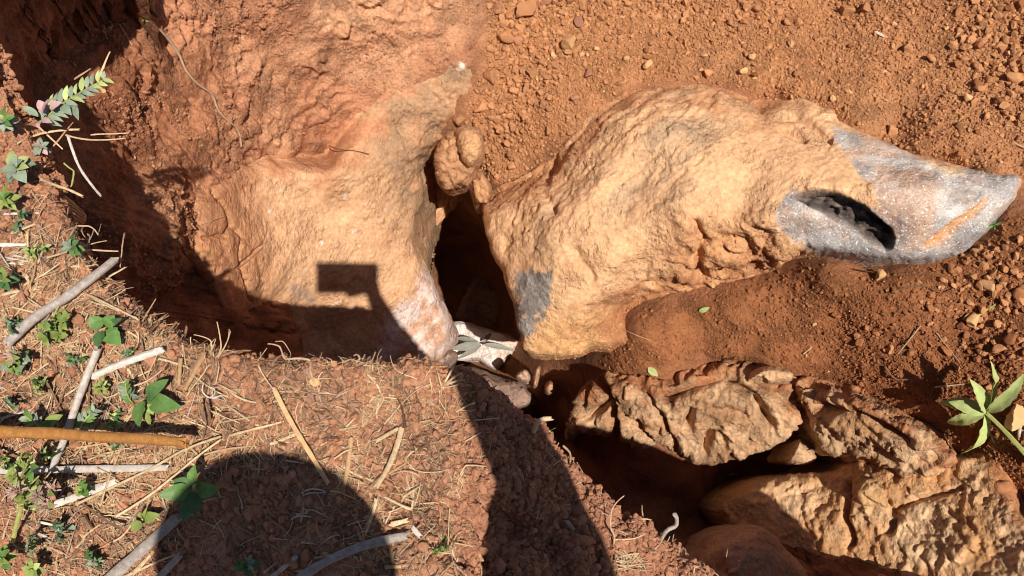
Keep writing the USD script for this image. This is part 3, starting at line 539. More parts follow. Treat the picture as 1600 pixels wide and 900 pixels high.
rock('rock_fragment', [(1228,722),(1238,700),(1250,682),(1258,692),(1275,708),(1278,722),(1250,726)], [(1230,720,1.66),(1252,688,1.60),(1276,720,1.65),(1252,710,1.61)], 'small three-cornered stone at the mouth of the dark gap', 'stone', step=2, seed=54, fold=7, drop=.04, skirt=.15, amp=.015, fac=(.03,.6,.006), col=(.48,.30,.17), m='dark_rock')
rock('rock_fragment', [(1340,760),(1348,745),(1362,742),(1385,760),(1392,775),(1388,800),(1345,790),(1335,775)], [(1345,760,1.50),(1380,770,1.47),(1365,785,1.49)], 'upright brown stone block leaning in the crack below the broken rock', 'stone', seed=55, fold=8, drop=.05, skirt=.15, amp=.02, fac=(.03,.6,.006), col=(.45,.26,.12))
# --- the slab at lower right
def cracksC(v, p):
    o = 0
    q = np.stack([p[:, 0]/30, p[:, 1]/30, 0*p[:, 0]], -1); wx, wy = p[:, 0]+16*(meshkit.fbm(q+5, 3, 1)-.5), p[:, 1]+16*(meshkit.fbm(q+9, 3, 2)-.5)
    for L, w, dd in (([(1328,755),(1322,795),(1334,850)], 4, .035), ([(1384,780),(1400,808),(1392,830)], 5, .014), ([(1400,790),(1445,778),(1500,764)], 5, .012), ([(1480,800),(1520,830)], 6, .012)):
        o = o-dd*np.exp(-(dist(LineString(L), wx, wy)/w)**2)
    return o
rock('lower_slab', [(1115,792),(1150,768),(1195,752),(1240,742),(1290,740),(1335,716),(1390,716),(1440,724),(1485,712),(1520,706),(1545,706),(1578,738),(1610,800),(1680,900),(1690,1000),(1500,1050),(1350,1000),(1270,920),(1180,850),(1130,815)],
     [(1120,795,1.72),(1200,760,1.66),(1290,745,1.61),(1340,725,1.56),(1340,760,1.53),(1420,725,1.46),(1420,765,1.45),(1500,760,1.40),(1500,715,1.395),(1545,715,1.365),(1600,800,1.31),(1680,920,1.24),(1690,1000,1.24),(1500,900,1.38),(1400,850,1.47),(1300,820,1.56),(1200,820,1.66),(1250,880,1.62),(1350,950,1.52),(1500,1040,1.4),(1450,800,1.43),(1520,820,1.36)],
     'large orange-tan slab crossed by a shadow edge in the lower right', seed=56, fold=14, drop=.06, skirt=.4, inward=.05, amp=.024, fine=.009, fac=(.03,.5,.004), rdg=0, sc=.0035, scs=16, scm=rotm([0, 0, 1], 60)@np.diag([1, .5, .8]), merge=[[(1530,700),(1550,704),(1580,736),(1615,795),(1690,900)]], mw=22, col=(.50,.26,.115), col2=(.58,.37,.205), blotch=8, extra=cracksC)
rock('buried_boulder', [(1085,885),(1105,858),(1130,838),(1160,824),(1185,820),(1205,832),(1235,862),(1262,890),(1300,960),(1200,1010),(1080,960)], [(1090,885,1.45),(1180,825,1.42),(1200,860,1.36),(1130,860,1.38),(1260,900,1.44),(1180,950,1.3),(1290,960,1.42)], 'smooth brown boulder in the shade at the bottom edge', 'boulder', seed=57, fold=22, drop=.1, skirt=.3, amp=.02, fac=(.05,.3,.004), col=(.40,.23,.14), col2=(.33,.19,.12))
rock('bank_stone', [(45,300),(55,292),(72,288),(88,296),(96,310),(95,322),(82,338),(70,335),(60,325),(50,318)], [(48,305,.82),(75,292,.80),(95,315,.82),(80,335,.83),(70,312,.785)], 'cream angular stone on the left edge of the bank', 'stone', step=2, seed=58, fold=8, drop=.02, skirt=.06, amp=.006, fac=(.02,.5,.004), col=(.60,.36,.18), wob=1)

# --- grey dried leaves on the white slab deep in the hole are built with the plants
# ------------------------------------------------------------------ the photographer, crouching behind the camera (out of the frame; casts the shadows)
import manifold3d as m3
E1 = np.cross(np.cross(SUN, [1., 0, 0]), SUN); E1 /= np.linalg.norm(E1); E2 = np.cross(SUN, E1)
def byshadow(ox, oy, t): return CAM+E1*ox+E2*oy+SUN*t
def shadow_at(px, py, D):
    q = pt(px, py, D)-CAM
    return q@E1, q@E2
def ball(c, r):
    s = trimesh.creation.icosphere(2, 1.0)
    v = np.array(s.vertices)*np.asarray(r)+c
    return m3.Manifold(m3.Mesh(np.asarray(v, np.float32), np.asarray(s.faces, np.uint32)))
def bone(a, ra, b, rb): return m3.Manifold.batch_hull([ball(np.asarray(a), ra), ball(np.asarray(b), rb)])
def arrays(m):
    q = m.to_mesh(); return np.array(q.vert_properties[:, :3]), np.array(q.tri_verts)
hand = byshadow(.100, -.004, .02)
wrist = byshadow(.115, -.052, .0)
mid = byshadow(.140, -.100, -.02)
elbow = byshadow(.180, -.180, -.05)
upper = byshadow(.187, -.265, .0)
shoulder = byshadow(.190, -.350, .08)
lsh = byshadow(-.17, -.43, .10)
neck = byshadow(.0, -.36, .10)
head = byshadow(-.044, -.230, .12)
pelvis = byshadow(.10, -.62, -.22)
chest = byshadow(.04, -.48, .0)
kneeR, kneeL = np.array([.26, -.36, .34]), np.array([-.16, -.38, .36])
footR, footL = np.array([.2, -.5, .05]), np.array([-.08, -.52, .05])
lel = byshadow(-.24, -.56, -.08); lha = kneeL+[0, -.02, .06]
parts = [bone(chest, .13, pelvis, .13), bone(shoulder, .055, chest, .12), bone(lsh, .055, chest, .12), bone(neck, .05, head+(-SUN*.02), .06), bone(neck, .05, chest, .09),
         bone(shoulder, .085, upper, .066), bone(upper, .064, elbow, .038), bone(elbow, .036, mid, .027), bone(mid, .027, wrist, .020), bone(lsh, .055, lel, .042), bone(lel, .042, lha, .03),
         bone(pelvis, .10, kneeR, .065), bone(kneeR, .062, footR, .045), bone(pelvis, .10, kneeL, .065), bone(kneeL, .062, footL, .045), bone(footR, .04, footR+[0, .16, -.02], .03), bone(footL, .04, footL+[0, .16, -.02], .03),
         ball(head, (.094, .094, .115)), bone(wrist, .020, hand, .018)]
dirs = [E2, SUN]
for i in range(4):
    o = hand+E2*(.028-.018*i)+SUN*(-.006)
    parts.append(bone(o, .009, o-E1*.045+SUN*.022, .0075)); 
parts.append(bone(hand-E2*.02, .011, hand-E2*.035-E1*.05+SUN*.016, .009))
body = m3.Manifold.batch_boolean(parts, m3.OpType.Add).refine_to_length(.012)
bv_, bf_ = arrays(body)
tm = trimesh.Trimesh(bv_, bf_, process=True); trimesh.smoothing.filter_taubin(tm, iterations=8)
M['cloth'] = plain('dark_cotton', (.05,.055,.07), (.07,.075,.09), 90)
M['phone'] = plain('phone_case', (.03,.03,.035), (.04,.04,.045), 20, rough=.4)
tag(obj('person', (tm.vertices, tm.faces), 'cloth', smooth=True), 'person in dark clothes crouching on the bank holding up a phone', 'person')
Bx = trimesh.creation.box([.158, .006, .075]); 
Rw = np.stack([[1, 0, 0], FWD, UPV], 1)
pc = CAM-FWD*.012+np.array([1., 0, 0])*.050+UPV*(.002)
bxm = m3.Manifold.batch_hull([ball(pc+np.array([1., 0, 0])*sx*.072+UPV*sy*.033, .005) for sx in (-1, 1) for sy in (-1, 1)])
tag(obj('phone', arrays(bxm), 'phone', smooth=30), 'dark phone held flat above the pit in one hand', 'phone')
# ------------------------------------------------------------------ loose soil, straw, sticks, plants
UP = np.array([0, 0, 1.])
btop = bfaces[(bfaces < bn).all(1)]
def crumb_mesh(seed, sub=1, flat=.75):
    r = np.random.default_rng(seed); s = trimesh.creation.icosphere(sub, 1.0); v = np.array(s.vertices)
    k = r.normal(0, 1, (8, 3)); k /= np.linalg.norm(k, axis=1, keepdims=True)
    for d in k:                                                # knock flat sides off
        t = v@d; v = v-np.maximum(t-.55, 0)[:, None]*d*.95
    v *= 1+.35*sfbm(v, 1.6, 2, seed)[:, None]
    return v*[1, r.uniform(.7, 1), flat], np.array(s.faces)
def frames(n, r):
    q = r.normal(0, 1, (n, 4)); return q/np.linalg.norm(q, axis=1, keepdims=True)
def sample(v, f, wt, n, seed):
    """n random places on a surface; wt(px, py) weights them"""
    r = np.random.default_rng(seed)
    c = v[f].mean(1); q = proj(c)
    cr = np.cross(v[f[:, 1]]-v[f[:, 0]], v[f[:, 2]]-v[f[:, 0]]); ar = np.linalg.norm(cr, axis=1)
    ok = (q[:, 0] > -60) & (q[:, 0] < 1660) & (q[:, 1] > -60) & (q[:, 1] < 960) & (((CAM-c)*cr).sum(1) > 0)
    gx, gy = np.meshgrid(np.arange(-60., 1664, 4), np.arange(-60., 964, 4)); W = np.asarray(wt(gx, gy), float)
    w = ar*ok; w[ok] *= W[((q[ok, 1]+60)/4).astype(int), ((q[ok, 0]+60)/4).astype(int)]; w = w/w.sum()
    i = r.choice(len(f), n, p=w); b = r.dirichlet([1, 1, 1], n)
    p = (v[f[i]]*b[..., None]).sum(1)
    return p, cr[i]/np.maximum(ar[i], 1e-12)[:, None], q[i]
def scatter(name, label, protos, p, quat, scale, which):
    path = numbered(name)
    pi = UsdGeom.PointInstancer.Define(stage, path)
    tag(pi.GetPrim(), label, None, None, 'stuff')
    kinds = []
    for j, (v, f, m) in enumerate(protos):
        me = usdkit.mesh(stage, f'{path}/piece_{j:03d}', (v, f), M[m], smooth=False); kinds.append(me.GetPath())
    pi.CreatePrototypesRel().SetTargets(kinds)
    pi.CreatePositionsAttr(Vt.Vec3fArray.FromNumpy(p.astype(np.float32)))
    pi.CreateOrientationsAttr(Vt.QuathArray([Gf.Quath(float(a), float(b), float(c), float(d)) for a, b, c, d in quat]))
    pi.CreateScalesAttr(Vt.Vec3fArray.FromNumpy(np.asarray(scale, np.float32)))
    pi.CreateProtoIndicesAttr(Vt.IntArray.FromNumpy(which.astype(np.int32)))
def crumbmat(name, c1, c2):
    return usdkit.material(stage, LOOKS+'/'+name, {
        'g': ('geometry', {}), 'n': ('noise_texture', {'scale': 500, 'detail': 4, 'roughness': .7}), 'r': ('rgb_ramp', {'ramp': [(.3, c1), (.7, c2)]}),
        'oi': ('object_info', {}), 'm': ('math', {'math_type': 'multiply_add', 'value2': .45, 'value3': .78}), 'h': ('hsv', {}),
        'bu': ('bump', {'distance': .0015}), 'p': ('principled_bsdf', {'roughness': .95, 'specular_ior_level': .1})},
        [('g.position', 'n.vector'), ('n.fac', 'r.fac'), ('r.color', 'h.color'), ('oi.random', 'm.value1'), ('m.value', 'h.value'), ('h.color', 'p.base_color'), ('n.fac', 'bu.height'), ('bu.normal', 'p.normal')], surface='p.BSDF')
M['crumb'] = crumbmat('soil_crumb', (.34,.15,.064), (.48,.235,.11))
M['crumb_low'] = crumbmat('soil_crumb_low', (.215,.082,.033), (.33,.135,.058))
M['crumb_bank'] = crumbmat('soil_crumb_bank', (.31,.135,.072), (.46,.225,.125))
M['crumb_pile'] = crumbmat('soil_crumb_pile', (.28,.125,.07), (.40,.19,.11))
M['crumb_pale'] = crumbmat('pale_crumb', (.50,.27,.12), (.62,.37,.18))
rg = np.random.default_rng(5)
def crumbs(name, label, surf, wt, n, med, sig, rmax, mat, seed, sink=.25):
    v, f = surf
    p, nn, q = sample(v, f, wt, n, seed)
    r = np.random.default_rng(seed+1)
    s = np.minimum(med*np.exp(r.normal(0, sig, n)), rmax)
    pr = [(*crumb_mesh(seed*10+k), mat if k < 7 else 'crumb_pale') for k in range(8)]
    w = r.choice(8, n, p=[.142]*7+[.006])
    scatter(name, label, pr, p-nn*(s*sink)[:, None]+nn*(s*.4)[:, None], frames(n, r), np.repeat(s[:, None], 3, 1)*r.uniform(.75, 1.2, (n, 3)), w)
def inmask(poly, soft=12, wob=8, seed=0): return lambda a, b: inpoly(poly, a, b, soft, wob, seed)
offrock = lambda a, b: 1-inpoly(MB, a, b, 3)
crumbs('loose_soil_crumbs', 'fine reddish brown soil crumbs covering the slope above the big boulder', (gv, gfaces), lambda a, b: inpoly(LOOSE, a, b, 16, 8, 2)*(.55+1.2*cloddy(a, b)+.5*np.clip(sfbm(np.stack([a/60, b/60, 0*a], -1), 1, 3, 201)*4+.3, 0, 1))*offrock(a, b), 34000, .0025, .42, .0085, 'crumb', 301)
crumbs('lower_soil_crumbs', 'fine dark red soil crumbs on the ground between the big boulder and the sprig', (gv, gfaces), lambda a, b: inpoly(LOWER, a, b, 16, 8, 3)*(.12+cloddy(a, b))*offrock(a, b), 9000, .0022, .42, .007, 'crumb_low', 302)
crumbs('wall_soil_crumbs', 'small crumbs of red soil clinging to the left wall of the pit', (gv, gfaces), lambda a, b: inpoly(WALL, a, b, 16, 8, 1)*np.clip(sfbm(np.stack([a/50, b/50, 0*a], -1), 1, 3, 202)*5, .03, 1), 8000, .0018, .5, .006, 'crumb_bank', 303)
crumbs('bank_soil_crumbs', 'crumbly nodules of red earth strewn over the near bank', (bv, btop), lambda a, b: (b > -20)*(1-.85*inpoly(PILE, a, b, 10))*(.4+np.clip(sfbm(np.stack([a/40, b/40, 0*a], -1), 1, 3, 203)*5+.3, 0, 1)), 24000, .0015, .55, .0055, 'crumb_bank', 304)
crumbs('bank_pile_crumbs', 'crumbly dark clods and crumbs on the slumped pile by the rim', (bv, btop), lambda a, b: inpoly(PILE, a, b, 6), 9000, .0021, .55, .0075, 'crumb_pile', 305)
crumbs('rock_dust_crumbs', 'fine earth crumbs lying on the big boulder', (v_mb, f_mb), lambda a, b: inpoly([(1040,340),(1110,345),(1200,345),(1280,405),(1200,440),(1040,470),(960,560),(820,560),(985,440)], a, b, 25, 10, 4)+.6*inpoly([(760,300),(900,200),(1060,120),(1060,170),(900,260),(800,330)], a, b, 25, 10, 5), 2500, .0016, .4, .004, 'crumb', 306)

crumbs('coarse_soil_crumbs', 'coarse angular soil crumbs heaped beside the wall rock tip and in the upper right corner', (gv, gfaces), lambda a, b: (inpoly(LOOSE, a, b, 10)*np.maximum(np.exp(-((a-(815-.33*(b-40)))/55)**2-((b-80)/130)**2)*1.2, np.maximum(np.exp(-((a-1575)/55)**2-((b-70)/90)**2)*.45, .25*np.exp(-((a-1020)/200)**2-((b-10)/40)**2)))+.25*inpoly(LOWER, a, b, 10)*np.exp(-((a-1555)/70)**2-((b-450)/80)**2))*offrock(a, b), 3600, .0052, .45, .012, 'crumb', 307, sink=.0)
def lump(name, px_, py_, surf, rpx, label, cat, group, mat, seed, sink=.3, flat=.75):
    p = on(surf, px_, py_); D = H-p[2]; r = rpx*np.linalg.norm(p-CAM)/FOC
    v, f = crumb_mesh(seed, 2, flat)
    v = v*(1+.55*sfbm(v, 2.6, 3, seed+3))[:, None]
    R = rotm([0, 0, 1], np.random.default_rng(seed).uniform(0, 360))
    return tag(obj(name, (v@R.T*r+p+[0, 0, r*(flat-sink)], f), mat, smooth=35), label, cat, group)
LANDMARKS = [(825,20,'big clod at the top'),(887,72,'cream lump'),(1012,103,'yellowish pebble'),(1335,18,'two tan top-edge clods'),(1417,78,'lone clod'),(1374,54,'whitish chip'),(1511,156,'pale slope pebble'),(1566,165,'upper right straw'),(1592,228,'edge-crossing straw'),(775,10,'tip of the wall rock'),(735,228,'wedged stones'),(1060,127,'top of the big boulder'),(1287,165,'shoulder of the boulder'),(1430,240,'grey stone edge'),
 (1600,290,'tip of the boulder'),(1515,502,'orange pebble'),(1540,448,'cream flat pebble'),(1440,452,'crooked dark twig'),(1380,425,'thin dark twig'),(1403,588,'bent twig'),(1420,530,'slanting straw'),(1541,645,'heart of the sprig'),(1590,700,'stem of the sprig'),(1582,655,'orange lump'),(1380,620,'broken block'),(1593,670,'grey edge chip'),
 (70,312,'cream stone'),(130,160,'feathery weed'),(64,230,'small sage weed'),(26,262,'broad sage weed'),(6,312,'lime edge weed'),(112,386,'rim rosette'),(132,358,'fine root arch'),(181,408,'tip of the grey stalk'),(60,495,'thick grey stalk'),(88,505,'yellow-green bushy weed'),(163,513,'five-leaved seedling'),(25,568,'seed-head weed'),(158,605,'yellow-green rosette'),(215,565,'short bleached stalk'),(108,672,'upright bleached stalk'),(226,622,'glossy-leaved weed'),(335,545,'grass tuft at the rim'),(320,650,'grey flower head'),(60,680,'cane'),(290,690,'tip of the cane'),(45,745,'tall mint weed'),(130,733,'flat white stalk'),(130,765,'clover-like seedling'),(303,764,'star-leaved plant'),(222,812,'two-leaved seedling'),(225,858,'split grey stalk'),(50,888,'bottom-edge weed'),(112,824,'small grey-green leaf'),
 (455,565,'curled root at the rim'),(692,596,'grass stub'),(470,680,'brown flattened stalk'),(545,720,'tan upright stalk'),(610,715,'pale split stalk'),(560,858,'long grey split stalk'),(385,884,'little shaded weed'),(690,862,'moss shoots'),(650,830,'square wood chip'),(266,885,'blue-grey stalk end'),(444,885,'right-hand grey stalk end'),(845,660,'root stub'),(891,820,'chip on the pile'),(960,825,'branched twig'),(985,880,'hay'),(1042,828,'grey root stub'),(740,590,'top of the pile'),(794,835,'hollow in the pile'),(887,705,'rim of the pile')]
SAID = set()
def where(start, px_, py_, fallback):
    """a label by the landmarks nearest to a place; the shared one where they do not single the thing out"""
    d = sorted((math.hypot(px_-a, py_-b), a, b, w) for a, b, w in LANDMARKS)
    def side(a, b):
        dx, dy = px_-a, py_-b
        return ('right of' if dx > 0 else 'left of') if abs(dx) > 2*abs(dy) else ('below' if dy > 0 else 'above') if abs(dy) > 2*abs(dx) else ('below' if dy > 0 else 'above')+' and '+('right' if dx > 0 else 'left')+' of'
    one = f'{start} {side(d[0][1], d[0][2])} the {d[0][3]}'
    far = f'{start} farther {side(d[0][1], d[0][2])} the {d[0][3]}' if d[0][0] > 45 else None
    two = f'{start} between the {d[0][3]} and the {d[1][3]}' if d[0][0] > 22 else None
    two2 = f'{start} between the {d[0][3]} and the {d[2][3]}' if d[0][0] > 22 else None
    two3 = f'{start} between the {d[1][3]} and the {d[2][3]}'; two4 = f'{start} between the {d[0][3]} and the {d[3][3]}'
    for c in (one, two, far, two2, two3, two4):
        if c and c not in SAID and len(c.split()) <= 16: SAID.add(c); return c, None
    return fallback
NAMED = [(825,20,20,'big rounded soil clod at the top edge right of the pale rock tip','crumb'),(887,72,17,'flat cream lump of dried earth in the coarse clods above the boulder','crumb_pale'),(1012,103,10,'single pale yellowish pebble just above the peak of the big boulder','crumb_pale'),(1320,20,12,'rounded tan clod at the top edge right of centre','crumb'),(1351,15,9,'small clod beside the rounded tan clod at the top edge','crumb'),
 (1417,78,9,'lone clod on the bare soil below the whitish wood chip','crumb'),(1511,156,8,'pale pebble on the soil slope near the right edge','crumb_pale'),(1498,200,9,'half-buried clod above the grey end of the boulder','crumb'),(1392,205,9,'tan clod touching the grey stone edge from above','crumb'),(1582,125,11,'dark clod at the right edge of the slope','crumb'),
 (1515,502,14,'round orange pebble lying beside the green grass blade','crumb_pale'),(1540,448,13,'cream flat pebble right of the dark twigs','crumb_pale'),(1373,432,10,'pale flat pebble under the grey end of the boulder','crumb_pale'),(1593,462,11,'brown clod at the right edge below the boulder','crumb_low'),(1574,528,10,'brown clod above the tips of the sprig','crumb_low'),(1343,535,8,'small clod casting a dark shadow above the broken rock','crumb_low'),
 (1302,492,6,'tiny clod on the smooth red soil under the boulder','crumb_low'),(1582,655,19,'flat orange lump of earth beside the stem of the sprig','crumb_pale'),(1105,118,8,'small clod right above the top of the boulder','crumb'),(1160,113,8,'pale clod on the slope up from the boulder shoulder','crumb_pale'),(1325,145,6,'tiny pale clod on the slope above the boulder edge','crumb_pale'),
 (767,120,14,'tan clod beside the upper tip of the pale wall rock','crumb'),(790,62,16,'brown clod below the big clod at the top edge','crumb'),(752,172,12,'brown clod right of the tan wall rock spur','crumb'),(720,188,11,'small clod right above the wedged stones','crumb')]
for k, (a, b_, r_, lab, m_) in enumerate(NAMED):
    lump('soil_clod', a, b_, 'ground', r_, lab, 'clod', None, m_, 500+k)
rr = np.random.default_rng(77)
def clodset(n, wt, surf, sname, rlo, rhi, label, group, mats, seed):
    p, nn, q = sample(*surf, wt, n, seed); r = np.random.default_rng(seed)
    for k in range(n):
        rad = r.uniform(rlo, rhi)*r.uniform(.8, 1.1); m_ = mats[k % len(mats)]
        wd = ('larger' if rad > .75*rhi else 'small')+{'crumb': ' brown', 'crumb_pale': ' cream', 'crumb_low': ' dark red', 'crumb_pile': ' dark brown', 'crumb_bank': ' reddish'}[m_]+' clod'
        lb, gr_ = where(wd, q[k, 0], q[k, 1], (label, group))
        lump('soil_clod', q[k, 0], q[k, 1], sname, rad, lb, 'clod', gr_, m_, seed*100+k)
clodset(50, lambda a, b: (np.exp(-((a-820)/80)**2-((b-90)/110)**2))*inpoly(LOOSE, a, b), (gv, gfaces), 'ground', 5, 10, 'small brown clod in the coarse clods right of the wall rock tip', 'clods right of the wall rock tip', ['crumb', 'crumb', 'crumb_pile'], 401)
clodset(45, lambda a, b: (a < 1600)*np.exp(-((a-1570)/60)**2-((b-70)/90)**2), (gv, gfaces), 'ground', 5, 9, 'small brown clod in the coarse clods of the upper right corner', 'clods of the upper right corner', ['crumb', 'crumb', 'crumb_low'], 402)
clodset(30, lambda a, b: inpoly(LOOSE, a, b)*(b > 0)*offrock(a, b)*(a > 900)*(a < 1500), (gv, gfaces), 'ground', 4, 7, 'small clod scattered on the loose soil slope above the boulder', 'clods on the slope above the boulder', ['crumb', 'crumb_pale', 'crumb_low'], 403)
clodset(35, lambda a, b: inpoly([(1280,425),(1420,430),(1530,400),(1600,340),(1600,700),(1500,560),(1350,560)], a, b), (gv, gfaces), 'ground', 4.5, 9, 'small dark red clod on the soil near the sprig', 'clods on the soil near the sprig', ['crumb_low', 'crumb_low', 'crumb'], 404)
clodset(45, lambda a, b: inpoly(PILE, a, b, 6)*(b < 890), (bv, bfaces), 'bank', 6, 14, 'dark crumbly clod on the slumped pile by the rim', 'clods of the slumped pile', ['crumb_pile'], 405)
clodset(40, lambda a, b: inpoly([(0,340),(110,380),(200,480),(330,560),(300,680),(230,880),(0,890)], a, b), (bv, bfaces), 'bank', 5, 11, 'reddish lump of earth among the straw on the left bank', 'earth lumps on the left bank', ['crumb_bank'], 406)
clodset(25, lambda a, b: inpoly([(260,720),(450,700),(560,880),(300,890)], a, b), (bv, bfaces), 'bank', 6, 12, 'brown lump of earth in the rounded shadow on the bank', 'earth lumps in the rounded shadow', ['crumb_pile', 'crumb_bank'], 407)

# ---- straw, sticks and roots
def tube(pts, rad, sides=7, seed=0, flat=1.0, taper=(1, 1), rough=.12):
    r = np.random.default_rng(seed); P = np.array(pts, float)
    L = np.concatenate([[0], np.cumsum(np.linalg.norm(np.diff(P, axis=0), axis=1))]); n = max(5, min(40, int(L[-1]/(rad*2.2))+3))
    s = np.linspace(0, L[-1], n)
    if len(P) > 2:
        from scipy.interpolate import PchipInterpolator
        Q = PchipInterpolator(L, P)(s)
    else: Q = np.stack([np.interp(s, L, P[:, k]) for k in range(3)], 1)
    T = np.gradient(Q, axis=0); T /= np.linalg.norm(T, axis=1, keepdims=True)
    A = np.cross(T, UP); A /= np.maximum(np.linalg.norm(A, axis=1, keepdims=True), 1e-9); Bn = np.cross(A, T)
    a = np.linspace(0, 2*np.pi, sides, endpoint=False)
    R = rad*np.linspace(taper[0], taper[1], n)*(1+r.normal(0, rough, n)*.5)
    V = Q[:, None]+R[:, None, None]*(np.cos(a)[None, :, None]*A[:, None]+flat*np.sin(a)[None, :, None]*Bn[:, None])*(1+r.normal(0, rough*.4, (1, sides, 1)))
    V[0] += T[0]*r.normal(0, rad*.6, (sides, 1)); V[-1] += T[-1]*r.normal(0, rad*.6, (sides, 1))
    V = V.reshape(-1, 3); F = []
    for i in range(n-1):
        for j in range(sides):
            k = (j+1) % sides; p0, p1, p2, p3 = i*sides+j, i*sides+k, (i+1)*sides+k, (i+1)*sides+j
            F += [[p0, p1, p2], [p0, p2, p3]]
    V = np.vstack([V, Q[0], Q[-1]])
    for j in range(sides):
        k = (j+1) % sides; F += [[len(V)-2, k, j], [len(V)-1, (n-1)*sides+j, (n-1)*sides+k]]
    return V, np.array(F)
def join(parts):
    vs, fs, t = [], [], 0
    for v, f in parts: vs.append(v); fs.append(np.asarray(f)+t); t += len(v)
    return np.vstack(vs), np.vstack(fs)
def fibre(name, c1, c2, c3=None):
    return usdkit.material(stage, LOOKS+'/'+name, {
        'g': ('geometry', {}), 'n': ('noise_texture', {'scale': 210, 'detail': 7, 'roughness': .75}), 'n2': ('noise_texture', {'scale': 900, 'detail': 3}), 'r': ('rgb_ramp', {'ramp': [(.25, c1), (.5, c2), (.72, c3 or c2)]}),
        'oi': ('object_info', {}), 'm': ('math', {'math_type': 'multiply_add', 'value2': .5, 'value3': .7}), 'h': ('hsv', {}), 'bu': ('bump', {'distance': .0006}),
        'p': ('principled_bsdf', {'roughness': .75, 'specular_ior_level': .25})},
        [('g.position', 'n.vector'), ('g.position', 'n2.vector'), ('n.fac', 'r.fac'), ('r.color', 'h.color'), ('oi.random', 'm.value1'), ('m.value', 'h.value'), ('h.color', 'p.base_color'), ('n2.fac', 'bu.height'), ('bu.normal', 'p.normal')], surface='p.BSDF')
M['straw'] = fibre('pale_straw', (.30,.18,.09), (.50,.35,.20), (.66,.51,.33))
M['tanstraw'] = fibre('tan_straw', (.30,.16,.075), (.46,.27,.13), (.54,.35,.19))
M['brownstraw'] = fibre('brown_straw', (.13,.065,.035), (.24,.13,.075), (.33,.20,.12))
M['whitewood'] = fibre('bleached_stalk', (.36,.28,.22), (.56,.48,.41), (.72,.65,.57))
M['greywood'] = fibre('grey_stalk', (.19,.145,.12), (.34,.28,.24), (.50,.43,.38))
M['ochre'] = fibre('ochre_cane', (.27,.10,.022), (.42,.18,.045), (.55,.27,.08))
M['darktwig'] = fibre('dark_twig', (.06,.03,.016), (.12,.06,.032), (.2,.11,.06))
M['root'] = fibre('thin_root', (.33,.20,.11), (.50,.33,.20), (.60,.44,.29))
M['stem'] = fibre('green_stem', (.22,.26,.07), (.32,.33,.10), (.40,.36,.13))
def trace(pxs, surf, lift):
    P = np.array(pxs, float)
    if len(P) == 2: P = np.array([P[0], P[0]*.5+P[1]*.5, P[1]])
    if np.isscalar(lift): lift = [lift]*len(P)
    lift = np.interp(np.linspace(0, 1, len(P)), np.linspace(0, 1, len(lift)), lift)
    raw = [H-on(surf, x, y)[2] for x, y in P]
    if len(raw) > 2:                                       # a stiff stalk bridges the hollows under it
        raw = np.minimum(raw, np.convolve(np.pad(raw, 1, mode='edge'), [.25, .5, .25], 'valid'))
    return [pt(x, y, D-l) for (x, y), D, l in zip(P, raw, lift)]
def stalk(name, label, cat, pxs, wpx, mat, surf='bank', lift=.004, flat=.8, taper=(1, .85), group=None, seed=None, sides=8):
    seed = seed if seed is not None else int(abs(pxs[0][0]*7+pxs[0][1]*13)) % 9973
    P = trace(pxs, surf, lift); r = wpx*(.42 if wpx < 6 else .5)*np.linalg.norm(np.asarray(P[0])-CAM)/FOC
    P = [p+UP*r*.6 for p in P]
    return tag(obj(name, tube(P, r, sides, seed, flat, taper), mat, smooth=50), label, cat, group)
